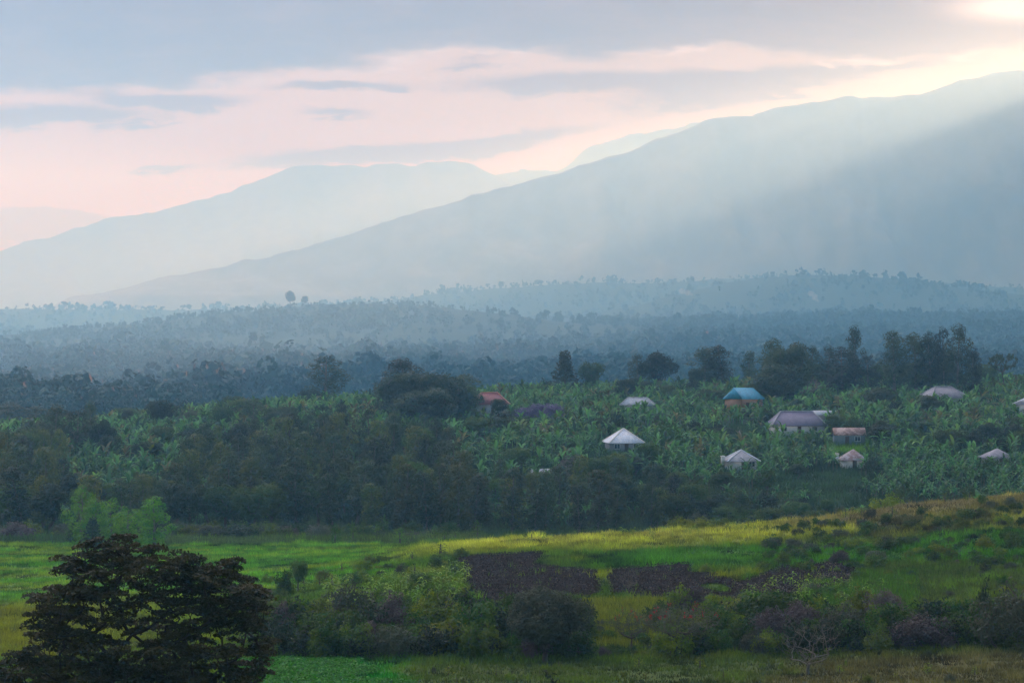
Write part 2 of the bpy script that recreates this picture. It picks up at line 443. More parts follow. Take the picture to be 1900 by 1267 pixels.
L_RED = leaf_mat('red_blossom', (0.22, 0.02, 0.022), (0.32, 0.04, 0.04), 0.2)
L_BAN = leaf_mat('banana_leaves', (0.030, 0.085, 0.030), (0.11, 0.24, 0.08), 0.35, 0.9, 0.03, 0.8)
L_CROP = leaf_mat('crop_leaves', (0.12, 0.24, 0.02), (0.20, 0.33, 0.03), 0.4)
L_BSTEM, t = new_mat('banana_stem'); finish(t, mixc(noise(objco(), 2.0), (0.08, 0.09, 0.04), (0.13, 0.11, 0.06)), 0.8)
S_LEAF = stuff_leaf_mat('mixed_far_leaves', 0.06)
S_GRASS = stuff_leaf_mat('grass_blades', 0.4)
S_BAN = stuff_leaf_mat('plantation_leaves', 0.35)

# ------------------------------------------------------------------ the ground sheet
def build_ground():
    ts = np.linspace(-0.6, 0.6, 521)
    ys = np.exp(np.concatenate((np.linspace(math.log(15), math.log(150), 40)[:-1], np.linspace(math.log(150), math.log(430), 210)[:-1],
                                np.linspace(math.log(430), math.log(900), 130)[:-1], np.linspace(math.log(900), math.log(8000), 350)[:-1],
                                np.linspace(math.log(8000), math.log(15600), 20))))
    Y, T = np.meshgrid(ys, ts, indexing='ij'); X = T * Y
    Z = H(X, Y)
    # a strip behind and under the camera so that the sheet does not end at the lens
    ys0 = np.array([-400., -200., -60., -5.]); X0 = np.tile(np.linspace(-400, 400, len(ts)), (len(ys0), 1)); Y0 = np.tile(ys0[:, None], (1, len(ts)))
    Z0 = np.tile(np.array([20., 5., -3., -7.])[:, None], (1, len(ts)))
    X0[-1] = ts * 40
    Xa = np.vstack((X0, X)); Ya = np.vstack((Y0, Y)); Za = np.vstack((Z0, Z))
    n, m_ = Xa.shape
    idx = np.arange(n * m_).reshape(n, m_)
    q = np.stack((idx[:-1, :-1], idx[:-1, 1:], idx[1:, 1:], idx[1:, :-1]), -1).reshape(-1, 4)
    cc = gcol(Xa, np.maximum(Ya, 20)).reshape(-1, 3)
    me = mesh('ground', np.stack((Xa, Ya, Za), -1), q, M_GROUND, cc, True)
    link('ground', me, kind='structure')
build_ground()

def drape(name, poly, mat, off=0.05, step=0.3, rough=0.12, kind='structure', maskf=None, col=None, **pr):
    """a sheet laid over the ground inside an outline given as (column, distance)"""
    ys = [p[1] for p in poly]; y0, y1 = min(ys) - 3, max(ys) + 3
    xs = [px2x(p[0], p[1]) for p in poly]; x0, x1 = min(xs) - 3, max(xs) + 3
    gx = np.arange(x0, x1, step); gy = np.arange(y0, y1, step * 1.6)
    X, Y = np.meshgrid(gx, gy)
    m_ = (maskf(X, Y) if maskf else inpoly(X / Y * F + 950 + fbm(X / 3, Y / 3, 31, 3) * 7, Y + fbm(X / 3, Y / 3, 57, 3) * 4, poly))
    Z = H(X, Y) + off + (fbm(X * 1.1, Y * 0.7, 4, 3) + 0.5 + 0.35 * np.sin(Y * 3.4 + X * 0.5 + 2 * fbm(X / 5, Y / 5, 8, 2))) * rough
    idx = np.arange(X.size).reshape(X.shape)
    q = np.stack((idx[:-1, :-1], idx[:-1, 1:], idx[1:, 1:], idx[1:, :-1]), -1)
    keep = m_[:-1, :-1] & m_[1:, 1:] & m_[:-1, 1:] & m_[1:, :-1]
    q = q[keep]
    used = np.unique(q); mp = np.full(X.size, -1); mp[used] = np.arange(len(used))
    me = mesh(name, np.stack((X, Y, Z), -1).reshape(-1, 3)[used], mp[q], mat, None, True)
    return link(name, me, kind=kind, **pr)
def only(a, b): return lambda X, Y: soil_mask(X, Y) & (X / Y * F + 950 > a) & (X / Y * F + 950 < b)
drape('ploughed_field', SOIL_A, M_SOIL, 0.06, rough=0.16, maskf=only(700, 1122))
drape('ploughed_field', SOIL_B, M_SOIL, 0.06, rough=0.16, maskf=only(1122, 1700))

M_PATH, t = new_mat('dirt_path')
n1 = noise(geopos(), 1.5, 5, 0.7)
finish(t, mixc(n1, (0.16, 0.12, 0.10), (0.26, 0.20, 0.17)), 0.9, 0, (n1, 0.1), 0.1)
drape('path', [(1362, hit(1362, 834, 440)), (1378, hit(1378, 834, 440)), (1383, hit(1383, 812, 440)), (1372, hit(1372, 790, 440)), (1361, hit(1361, 790, 440)), (1370, hit(1370, 812, 440))], M_PATH, 0.10, 0.4, 0.05)

# ------------------------------------------------------------------ mountains
def mountain(name, pts, Yc, Wf, Wb, seed, rough=1.0, t0=-0.35, t1=0.62):
    ts = np.linspace(t0, t1, 420)
    px = ts * F + 950
    row = np.interp(px, [p[0] for p in pts], [p[1] for p in pts])
    k_ = np.hanning(7); k_ /= k_.sum(); row = np.convolve(np.pad(row, 3, mode='edge'), k_, 'valid')
    row = row + fbm(px / 45.0, px * 0 + seed, seed, 4) * 10 * rough
    crest = -(row - HZ) / F * Yc + 30.0
    s = np.concatenate((np.linspace(-1, 0, 70), np.linspace(0, 1, 25)[1:]))
    S, T = np.meshgrid(s, ts, indexing='ij')
    Wd = np.where(S < 0, Wf, Wb)
    Xw = T * Yc; Yw = Yc + S * Wd
    prof = (1 - np.abs(S)) ** 1.15
    # spurs and gullies running down the face
    sp_ = fbm(Xw / 330.0 + S * 0.8, S * 1.3, seed + 5, 5)
    gul = np.abs(fbm(Xw / 150.0 + S * 1.5, S * 1.1 + 9, seed + 9, 4))
    Z = -30.0 + np.maximum(crest[None, :], 0) * prof + (sp_ * 0.24 - gul * 0.15) * np.maximum(crest[None, :], 0) * (np.sin(np.abs(S) * math.pi) ** 0.8)
    Z = np.maximum(Z, -33.0); Z = np.where(Z < 20, Z - (20 - Z) * 0.8, Z)      # the foot runs below the ground
    X2 = T * Yw * (Yc / Yw) ** 0.0
    idx = np.arange(Z.size).reshape(Z.shape)
    q = np.stack((idx[:-1, :-1], idx[:-1, 1:], idx[1:, 1:], idx[1:, :-1]), -1).reshape(-1, 4)
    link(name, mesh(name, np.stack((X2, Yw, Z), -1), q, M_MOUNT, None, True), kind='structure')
mountain('mountain', [(-700, 560), (-400, 520), (-200, 495), (0, 462), (100, 438), (200, 405), (290, 392), (380, 368), (450, 345), (500, 325),
                      (560, 309), (600, 304), (680, 308), (760, 304), (850, 304), (890, 312), (940, 335), (1000, 360), (1150, 410), (1400, 480), (1800, 560)], 12800, 2200, 1300, 3)
mountain('mountain', [(700, 560), (820, 345), (880, 330), (920, 322), (980, 318), (1040, 320), (1060, 300), (1085, 272), (1130, 252), (1190, 243), (1285, 233),
                      (1400, 230), (1800, 260), (2600, 300)], 14300, 1000, 700, 12, 1.3)
mountain('mountain', [(-400, 640), (-100, 600), (100, 562), (200, 540), (300, 515), (450, 488), (600, 450), (700, 415), (850, 372), (950, 347), (1040, 321),
                      (1150, 285), (1250, 245), (1330, 222), (1400, 209), (1500, 190), (1600, 180), (1700, 171), (1780, 151), (1850, 134), (1880, 130), (1950, 124),
                      (2100, 116), (2300, 112), (2600, 112), (3000, 150), (3600, 300)], 8250, 560, 1400, 21)
mountain('mountain', [(1905, 700), (1925, 400), (1958, 200), (2010, 145), (2150, 92), (2300, 36), (2500, -38), (2800, -150), (3000, -152), (3300, -80), (3700, 100)], 4700, 900, 900, 51, 0.3, 0.205, 0.75)  # unseen spur, added beside the view to shade the valley and bound the shaft

def cloud_blocker():
    """unseen blocker added above the haze; its lower left edge shapes the shaft"""
    zc = 4300.0
    S = np.array(sun_dir); v = np.array((0 + 0.0, 1.0, 0.0))
    # plane through the camera holding the sun and the photo line of slope BLOCKER_SLOPE through the sun's place
    sx, sy = 950 + S[0] / S[1] * F, HZ - S[2] / S[1] * F
    v = np.array(((0 - 950) / F, 1.0, -((sy + (sx - 0) * BLOCKER_SLOPE) - HZ) / F))
    n_ = np.cross(S, v); n_ = n_ if n_[2] > 0 else -n_
    p0 = S * (zc / S[2])
    d = np.cross(n_, (0, 0, 1.0)); d /= np.linalg.norm(d)
    if d[1] < 0: d = -d                     # along the edge, away from the camera
    q = np.array((n_[0], n_[1], 0)); q /= np.linalg.norm(q)   # towards the shaded side
    U_, W_ = np.meshgrid(np.linspace(-26000, 17000, 150), np.linspace(0, 1, 60))
    wob = fbm(U_ / 2200.0, U_ * 0 + 3, 7, 3) * 500
    X = p0[0] + d[0] * U_ + q[0] * (W_ * 22000 + wob); Y = p0[1] + d[1] * U_ + q[1] * (W_ * 22000 + wob)
    X = np.maximum(X, (2010 - 950) / F * np.maximum(Y, 1) + fbm(Y / 1500, Y * 0, 15, 3) * 300)
    th = np.minimum(W_ * 12, 1) ** 0.5
    Zt = zc + (500 + fbm(X / 1800, Y / 1800, 9, 4) * 700) * th; Zb = zc - (60 + 120 * (fbm(X / 1500, Y / 1500, 13, 4) + .5)) * th
    idx = np.arange(X.size).reshape(X.shape); out = Y > 1500
    q4 = np.stack((idx[:-1, :-1], idx[:-1, 1:], idx[1:, 1:], idx[1:, :-1]), -1)
    ok = out[:-1, :-1] & out[1:, 1:] & out[:-1, 1:] & out[1:, :-1]; q4 = q4[ok]
    m, t_ = new_mat('sun_blocker'); finish(t_, (0.85, 0.86, 0.88), 1.0, 0, None, 0.0)
    v2 = np.concatenate((np.stack((X, Y, Zt), -1).reshape(-1, 3), np.stack((X, Y, Zb), -1).reshape(-1, 3)))
    link('sun_blocker', mesh('sun_blocker', v2, np.concatenate((q4, q4[:, ::-1] + X.size)), m, None, True), kind='structure')  # out of view, added to keep the sun off the upper haze
BLOCKER_SLOPE = 0.260
cloud_blocker()

# ------------------------------------------------------------------ plant geometry
def leafset(cen, out, size, aspect=1.0, rand=0.8, r_=rng, droop=0.0):
    """one quad per leaf clump; normals lean to 'out'"""
    n = len(cen)
    nrm = out + r_.normal(0, rand, (n, 3)); nrm /= np.linalg.norm(nrm, axis=1, keepdims=True) + 1e-9
    a = r_.normal(0, 1, (n, 3)); a[:, 2] -= droop
    t1 = np.cross(nrm, a); t1 /= np.linalg.norm(t1, axis=1, keepdims=True) + 1e-9
    t2 = np.cross(nrm, t1)
    s = (np.asarray(size) * r_.uniform(0.6, 1.35, n))[:, None] * 0.5
    A = t1 * s * aspect; B = t2 * s
    k1 = r_.uniform(0.35, 1.0, (n, 1)); k2 = r_.uniform(0.35, 1.0, (n, 1))
    v = np.stack((cen - A - B * k1, cen + A * k2 - B, cen + A + B * k1, cen - A * k2 + B), 1)
    return v.reshape(-1, 3), np.arange(4 * n).reshape(-1, 4)

def lobes_to_leaves(lobes, per, size, r_, rand=0.8, flat=1.0, aspect=1.0, shell=0.35, droop=0.0):
    cs = []; os_ = []; sz = []
    for (x, y, z, r) in lobes:
        n = max(6, int(per * (r ** 2)))
        d = r_.normal(0, 1, (n, 3)); d /= np.linalg.norm(d, axis=1, keepdims=True)
        rr = r * (1 - shell * r_.random(n) ** 1.5)[:, None] * (1 + 0.18 * np.sin(d[:, :1] * 5 + x * 3) * np.cos(d[:, 2:3] * 6 + y * 2))
        p = d * rr; p[:, 2] *= flat
        cs.append(p + (x, y, z)); os_.append(d + (0, 0, 0.15)); sz.append(np.full(n, size))
    return leafset(np.concatenate(cs), np.concatenate(os_), np.concatenate(sz), aspect, rand, r_, droop)

def tube(path, rad, sides=6):
    path = np.asarray(path, float); n = len(path); vs = []; fs = []
    for i in range(n):
        d = path[min(i + 1, n - 1)] - path[max(i - 1, 0)]; d /= np.linalg.norm(d) + 1e-9
        up = np.array((0, 0, 1.0)) if abs(d[2]) < 0.9 else np.array((1.0, 0, 0))
        a = np.cross(d, up); a /= np.linalg.norm(a); b = np.cross(d, a)
        for k_ in range(sides):
            an = 2 * math.pi * k_ / sides
            vs.append(path[i] + (a * math.cos(an) + b * math.sin(an)) * rad[i])
    for i in range(n - 1):
        for k_ in range(sides):
            k2 = (k_ + 1) % sides
            fs.append((i * sides + k_, i * sides + k2, (i + 1) * sides + k2, (i + 1) * sides + k_))
    return vs, fs
class MB:
    def __init__(s): s.v = []; s.f = []
    def add(s, v, f):
        o = len(s.v); s.v.extend(v); s.f.extend(tuple(i + o for i in ff) for ff in f)
    def tube(s, path, rad, sides=6): s.add(*tube(path, rad, sides))
    def box(s, x0, y0, z0, x1, y1, z1):
        v = [(x, y, z) for z in (z0, z1) for (x, y) in ((x0, y0), (x1, y0), (x1, y1), (x0, y1))]
        s.add([np.array(p, float) for p in v], [(0, 3, 2, 1), (4, 5, 6, 7), (0, 1, 5, 4), (1, 2, 6, 5), (2, 3, 7, 6), (3, 0, 4, 7)])
    def mesh(s, name, mat, smooth=False): return mesh(name, np.array(s.v), s.f, mat, None, smooth)

def branch_tree(tips, root, r_, r0, rtip=0.02, bias=0.35, wob=0.06, sides=5, depthmin=0):
    """grow branches from the root to every tip; each tip hooks onto the nearest lower node"""
    root = np.array(root, float)
    nodes = [root]; par = [-1]
    order = np.argsort([np.linalg.norm(np.array(t_) - root) for t_ in tips])
    for k_ in order:
        tip = np.array(tips[k_], float)
        P = np.array(nodes); d = tip - P; L = np.linalg.norm(d, axis=1)
        pen = L + np.where(P[:, 2] > tip[2] - 0.15, 3.0, 0) + bias * np.linalg.norm(P - root, axis=1) * 0.0
        j = int(np.argmin(pen))
        # steps towards the tip, first outwards then up
        nseg = max(2, int(L[j] / 0.7)); p0 = nodes[j]; last = j
        for s_ in range(1, nseg + 1):
            u = s_ / nseg
            p = p0 + (tip - p0) * np.array((u ** 0.8, u ** 0.8, u ** 1.2)) + r_.normal(0, wob, 3) * (u < 1)
            nodes.append(p); par.append(last); last = len(nodes) - 1
    cnt = np.zeros(len(nodes)); ch = [[] for _ in nodes]
    for i in range(len(nodes) - 1, 0, -1):
        if not ch[i]: cnt[i] = 1
        cnt[par[i]] += cnt[i]; ch[par[i]].append(i)
    tot = max(cnt[0], 1)
    rad = np.maximum(rtip, r0 * (cnt / tot) ** 0.5)
    mb = MB()
    # chains: follow the thickest child
    stack = [(0, c__) for c__ in ch[0]]
    while stack:
        p_, c__ = stack.pop()
        path = [nodes[p_], nodes[c__]]; rr = [min(rad[p_], rad[c__] * 1.25), rad[c__]]
        cur = c__
        while ch[cur]:
            nx = max(ch[cur], key=lambda q: cnt[q])
            for o_ in ch[cur]:
                if o_ != nx: stack.append((cur, o_))
            path.append(nodes[nx]); rr.append(rad[nx]); cur = nx
        mb.tube(path, rr, sides)
    return mb

# --- tree prototypes: (crown mesh, trunk mesh, natural height, natural width)
def proto_euc(seed, h=15.0, wd=5.0, top=0.0, mat=L_EUC, z0=0.16, shape=0.0, nl=17, lr=1.45):
    r_ = np.random.default_rng(seed); lobes = []; mb = MB()
    lean = r_.normal(0, 0.03, 2)
    for i in range(nl):
        u = (i + r_.random() * 0.7) / nl
        z = h * (z0 + (0.95 - z0) * u)
        env = wd / 2 * (math.sin(min(1.0, (1 - u) * 2.3 + 0.25) * math.pi / 2) ** 0.8) * (0.62 + 0.38 * math.sin(u * math.pi) ** 0.5) * (1 - shape * u)
        r = lr * r_.uniform(0.7, 1.25) * (1 - 0.25 * u)
        a = i * 2.4 + r_.random() * 1.2; q = max(0, env - r * 0.7) * r_.uniform(0.45, 1.1)
        x, y = math.cos(a) * q + lean[0] * z, math.sin(a) * q + lean[1] * z
        lobes.append((x, y, z, r))
        if i % 2 == 0:
            zb = max(0.3, z - 1.0 - q)
            mb.tube([(lean[0] * zb, lean[1] * zb, zb), ((x + lean[0] * z) * .6, (y + lean[1] * z) * .6, z - 0.6), (x, y, z)], [0.09, 0.06, 0.02], 4)
    tr = [(lean[0] * z, lean[1] * z, z) for z in np.linspace(-0.6, h * 0.93, 8)]
    mb.tube([np.array(p) for p in tr], list(np.linspace(0.24, 0.04, 8)), 6)
    v, f = lobes_to_leaves(lobes, 120, 0.47, r_, 0.34, 1.05, 0.25, droop=0.8)
    return mesh('crown', v, f, mat), mb.mesh('trunk', M_PALEBARK, True), h, wd
def proto_round(seed, h=8.0, wd=8.0, mat=L_MID, leaf=0.42, nl=22, base=0.2, flat=0.85, per=58, bark=M_BARK):
    r_ = np.random.default_rng(seed); lobes = []; tips = []
    for i in range(nl):
        d = r_.normal(0, 1, 3); d /= np.linalg.norm(d); d[2] = d[2] * 0.9 + 0.1
        rr = r_.uniform(0.35, 0.78)
        hh = h * (1 - base) / 2
        r = wd * r_.uniform(0.13, 0.22)
        x, y = d[0] * (wd / 2) * rr * 1.05, d[1] * (wd / 2) * rr * 1.05
        z = h * base + hh + d[2] * (hh - r * 0.8) * (0.6 + rr * 0.5)
        lobes.append((x, y, z, r)); tips.append((x, y, z))
    mb = branch_tree(tips, (0, 0, h * base * 0.7), r_, 0.035 * h, 0.02)
    mb.tube([np.array((0, 0, -0.5)), np.array((0.05, 0, h * base * 0.4)), np.array((0, 0, h * base * 0.72))], [0.05 * h, 0.04 * h, 0.036 * h], 7)
    v, f = lobes_to_leaves(lobes, 1.7 * per / (leaf / 0.42) ** 2, leaf, r_, 0.45, flat, 0.35)
    return mesh('crown', v, f, mat), mb.mesh('trunk', bark, True), h, wd
def proto_cone(seed, h=8.0, wd=4.5, mat=L_BRIGHT, nl=30, leaf=0.34, blunt=0.55):
    r_ = np.random.default_rng(seed); lobes = []; mb = MB()
    for i in range(nl):
        u = (i + r_.random()) / nl
        z = h * (0.06 + 0.86 * u); env = wd / 2 * ((1 - u) ** blunt) * min(1, 0.75 + u * 2)
        r = 0.62 * wd / 4.5 * r_.uniform(0.8, 1.3) + 0.25 * (1 - u)
        a = i * 2.4 + r_.random(); q = max(0, env - r * 0.5)
        lobes.append((math.cos(a) * q, math.sin(a) * q, z, r))
    mb.tube([np.array((0, 0, z)) for z in np.linspace(-0.5, h * 0.9, 5)], list(np.linspace(0.16, 0.03, 5)), 6)
    v, f = lobes_to_leaves(lobes, 95, leaf, r_, 0.7, 1.15, 0.7)
    return mesh('crown', v, f, mat), mb.mesh('trunk', M_BARK, True), h, wd
def proto_bush(seed, h=3.0, wd=4.0, mat=L_HEDGE, leaf=0.22, nl=20, per=150, rand=0.8, twig=M_BARK):
    r_ = np.random.default_rng(seed); lobes = []; tips = []
    for i in range(nl):
        a = r_.random() * 6.283; q = (r_.random() ** 0.5) * wd * 0.36
        hh = h * (1 - (q / (wd * 0.5)) ** 2 * 0.65)
        r = wd * r_.uniform(0.13, 0.21)
        z = max(r * 0.5, (hh - r) * r_.uniform(0.35, 1.0))
        lobes.append((math.cos(a) * q, math.sin(a) * q, z, r)); tips.append((math.cos(a) * q, math.sin(a) * q, z + r * 0.5))
    # sprays that break the outline
    for i in range(nl):
        x, y, z, r = lobes[i]
        if r_.random() < 0.5:
            d = r_.normal(0, 1, 3); d[2] = abs(d[2]) + 0.5; d /= np.linalg.norm(d)
            lobes.append((x + d[0] * r, y + d[1] * r, z + d[2] * r, r * 0.35))
    mb = branch_tree(tips, (0, 0, -0.3), r_, 0.10, 0.012, sides=4)
    v, f = lobes_to_leaves(lobes, 1.25 * per * (0.22 / leaf) ** 2, leaf, r_, rand * 0.65, 0.95, 0.45, 0.5)
    return mesh('foliage', v, f, mat), mb.mesh('stem', twig, True), h, wd
def proto_bare(seed, h=5.0, wd=6.0, mat=L_MAUVE, bark=M_PALEBARK, leafn=9, leaf=0.09, ntip=150, z0=0.42, red=0, trunk=0.3, rt=0.012):
    r_ = np.random.default_rng(seed); tips = []
    while len(tips) < ntip:
        p = r_.uniform(-1, 1, 3)
        if np.linalg.norm(p) > 1 or np.linalg.norm(p) < 0.45: continue
        tips.append((p[0] * wd / 2, p[1] * wd / 2, h * z0 + (p[2] * 0.5 + 0.5) * h * (1 - z0)))
    mb = branch_tree(tips, (0, 0, h * trunk), r_, 0.028 * h, rt, wob=0.09, sides=4)
    mb.tube([np.array((0, 0, -0.5)), np.array((0.1, 0, h * trunk * 0.5)), np.array((0, 0, h * trunk))], [0.04 * h, 0.033 * h, 0.029 * h], 7)
    T = np.array(tips); n = len(T) * leafn
    c__ = np.repeat(T, leafn, 0) + r_.normal(0, 0.22, (n, 3))
    v, f = leafset(c__, r_.normal(0, 1, (n, 3)), leaf, 0.5, 1.0, r_)
    crown = mesh('foliage', v, f, mat)
    fl = None
    if red:
        T2 = T[T[:, 2] > np.quantile(T[:, 2], 0.6)][:red]
        c2 = np.repeat(T2, 14, 0) + r_.normal(0, 0.10, (len(T2) * 14, 3))
        v, f = leafset(c2, r_.normal(0, 1, (len(c2), 3)), 0.14, 0.5, 1.0, r_)
        fl = mesh('flower', v, f, L_RED)
    return crown, mb.mesh('trunk', bark, True), h, wd, fl

PR = {
 'euc': [proto_euc(10 + i, 15, (5.2, 6.4, 5.6, 4.6, 6.8, 5.2)[i], shape=(0, .0, .1, .2, 0.0, .1)[i], nl=(17, 20, 16, 15, 22, 18)[i]) for i in range(6)],
 'eucm': [proto_euc(35 + i, 12, (5.0, 6.0)[i], mat=L_EUCM) for i in range(2)],
 'eucb': [proto_euc(45 + i, 11, 6.0, mat=L_BRIGHT, nl=16, lr=1.3, z0=0.1) for i in range(3)],
 'eucl': [proto_euc(30 + i, 12, 5.0, mat=L_EUCL, shape=.15) for i in range(2)],
 'slim': [proto_euc(40, 15, 3.2, z0=0.42, nl=14, lr=1.1), proto_euc(41, 15, 4.0, z0=0.3, nl=16, lr=1.2)],
 'rdark': [proto_round(50 + i, 8, 8, L_DARK) for i in range(3)],
 'rmid': [proto_round(60 + i, 8, 8, L_MID) for i in range(3)],
 'rbig': [proto_round(70 + i, 14, 12, L_EUC, 0.55, 40, 0.1) for i in range(2)],
 'cone': [proto_cone(80 + i, blunt=0.36) for i in range(3)],
 'cdark': [proto_cone(85 + i, 10, 5, L_DARK, blunt=0.7) for i in range(2)],
 'jaca': [proto_round(90, 6, 9, L_JACA, 0.34, 24, 0.15)],
 'bush': [proto_bush(100 + i) for i in range(4)],
 'ybush': [proto_bush(110 + i, mat=L_HEDGEY) for i in range(2)],
 'gbush': [proto_bush(115 + i, mat=L_GREY, leaf=0.16) for i in range(2)],
 'mbush': [proto_bush(117 + i, mat=L_MAUVE, leaf=0.13, rand=1.2) for i in range(2)],
 'dbush': [proto_bush(120 + i, 4, 5, L_DARK, 0.3, per=110) for i in range(2)],
 'rgrey': [proto_round(130, 6.5, 8, L_GREY, 0.22, 34, 0.16, per=70)],
 'sap': [proto_cone(140 + i, 3.2, 2.2, L_EUCL, 14, 0.22, 0.6) for i in range(2)],
 'sapy': [proto_cone(150 + i, 2.2, 1.6, L_HEDGEY, 10, 0.18, 0.5) for i in range(2)],
 'bare': [proto_bare(160, 5.2, 6.5, z0=0.22, trunk=0.17, leafn=5, leaf=0.08, ntip=170, rt=0.02)],
 'coral': [proto_bare(161, 4.6, 6.5, mat=L_GREY, leafn=16, leaf=0.13, red=13, bark=M_BARK)],
 'flat': [proto_bare(162, 9, 10, mat=L_MID, leafn=26, leaf=0.42, ntip=60, z0=0.55, bark=M_BARK, rt=0.04)],
 'leafless': [proto_bare(163, 10, 8, mat=L_MAUVE, leafn=8, leaf=0.3, ntip=90, z0=0.25, rt=0.035)],
}
TREES = []
def plant(kind, px, Y, toprow=None, wpx=None, name='tree', label='', cat='tree', group=None, h=None, wid=None, var=None, sink=0.0, baserow=None):
    ps = PR[kind]; p = ps[random.randrange(len(ps)) if var is None else var]
    X = px2x(px, Y); z = hz(X, Y) - sink
    if h is None: h = row2z(toprow, Y) - z
    h = max(h, 0.6)
    wv = (wpx / F * Y) if wpx else (wid or p[3] * h / p[2])
    s = (wv / p[3], wv / p[3], h / p[2])
    r = empty(name, (X, Y, z), label, cat, group, random.uniform(0, 6.28), s)
    link('crown' if p[0].name.startswith('crown') else 'foliage', p[0], r)
    link('trunk' if p[1].name.startswith('trunk') else 'stem', p[1], r)
    if len(p) > 4 and p[4] is not None: link('blossom', p[4], r)
    TREES.append((px, Y, h, wv)); return r

# ------------------------------------------------------------------ houses
def roof_mat(name, a, b, bands=1.2, metal=0.0, rough=0.5):
    m, t_ = new_mat(name)
    co = objco(); n = noise(co, 0.8, 5, 0.65)
    s_ = E.nt.nodes.new('ShaderNodeTexWave'); s_.inputs['Scale'].default_value = 3.0; E.nt.links.new(co, s_.inputs['Vector']); s_.inputs['Distortion'].default_value = 0.0
    sheet = noise(co, 2.6, 2, 0.5)
    finish(t_, hsv(mixc(n.ss(0.42, 0.62), a, b), 0.5, 1.0, 0.65 + sheet * 0.7), rough, 0, (E(s_.outputs[1]), 0.03), 0.4, metal=metal)
    return m
R_RED = roof_mat('red_iron', (0.19, 0.045, 0.06), (0.26, 0.07, 0.08))
R_RED_LIT = roof_mat('sunlit_red_iron', (0.55, 0.25, 0.18), (0.62, 0.32, 0.25))  # red roof's lit end: sunlight put into the colour of its ridge caps
R_BLUEGREY = roof_mat('bluegrey_iron', (0.20, 0.28, 0.38), (0.30, 0.36, 0.44))
R_TURQ = roof_mat('turquoise_iron', (0.005, 0.24, 0.42), (0.01, 0.31, 0.50))
R_WHITE = roof_mat('bright_iron', (0.55, 0.66, 0.82), (0.72, 0.78, 0.88), rough=0.35)
R_PURP = roof_mat('purple_grey_iron', (0.095, 0.10, 0.19), (0.13, 0.13, 0.23))
R_RUST = roof_mat('rusty_iron', (0.14, 0.075, 0.07), (0.32, 0.25, 0.25))
R_PATCH = roof_mat('patched_iron', (0.15, 0.09, 0.10), (0.30, 0.32, 0.40))
R_PALE = roof_mat('weathered_iron', (0.27, 0.30, 0.37), (0.40, 0.43, 0.49))
R_MAUVE = roof_mat('mauve_iron', (0.16, 0.175, 0.24), (0.22, 0.23, 0.30))
def wall_mat(name, a):
    m, t_ = new_mat(name); n = noise(objco(), 1.2, 5, 0.6)
    finish(t_, hsv(a, 0.5, 1.0, 0.75 + n * 0.5), 0.85, 0, (n, 0.01), 0.15); return m
W_ORANGE = wall_mat('orange_plaster', (0.42, 0.24, 0.15)); W_GREY = wall_mat('grey_plaster', (0.22, 0.25, 0.28))
W_WHITE = wall_mat('white_plaster', (0.62, 0.64, 0.66)); W_MUD = wall_mat('mud_plaster', (0.20, 0.15, 0.11)); W_BLUE = wall_mat('blue_grey_boards', (0.13, 0.19, 0.23))
D_WOOD = wall_mat('door_wood', (0.10, 0.06, 0.04)); W_TRIM = wall_mat('white_trim', (0.75, 0.75, 0.75)); G_DARK = wall_mat('window_pane', (0.03, 0.04, 0.05))

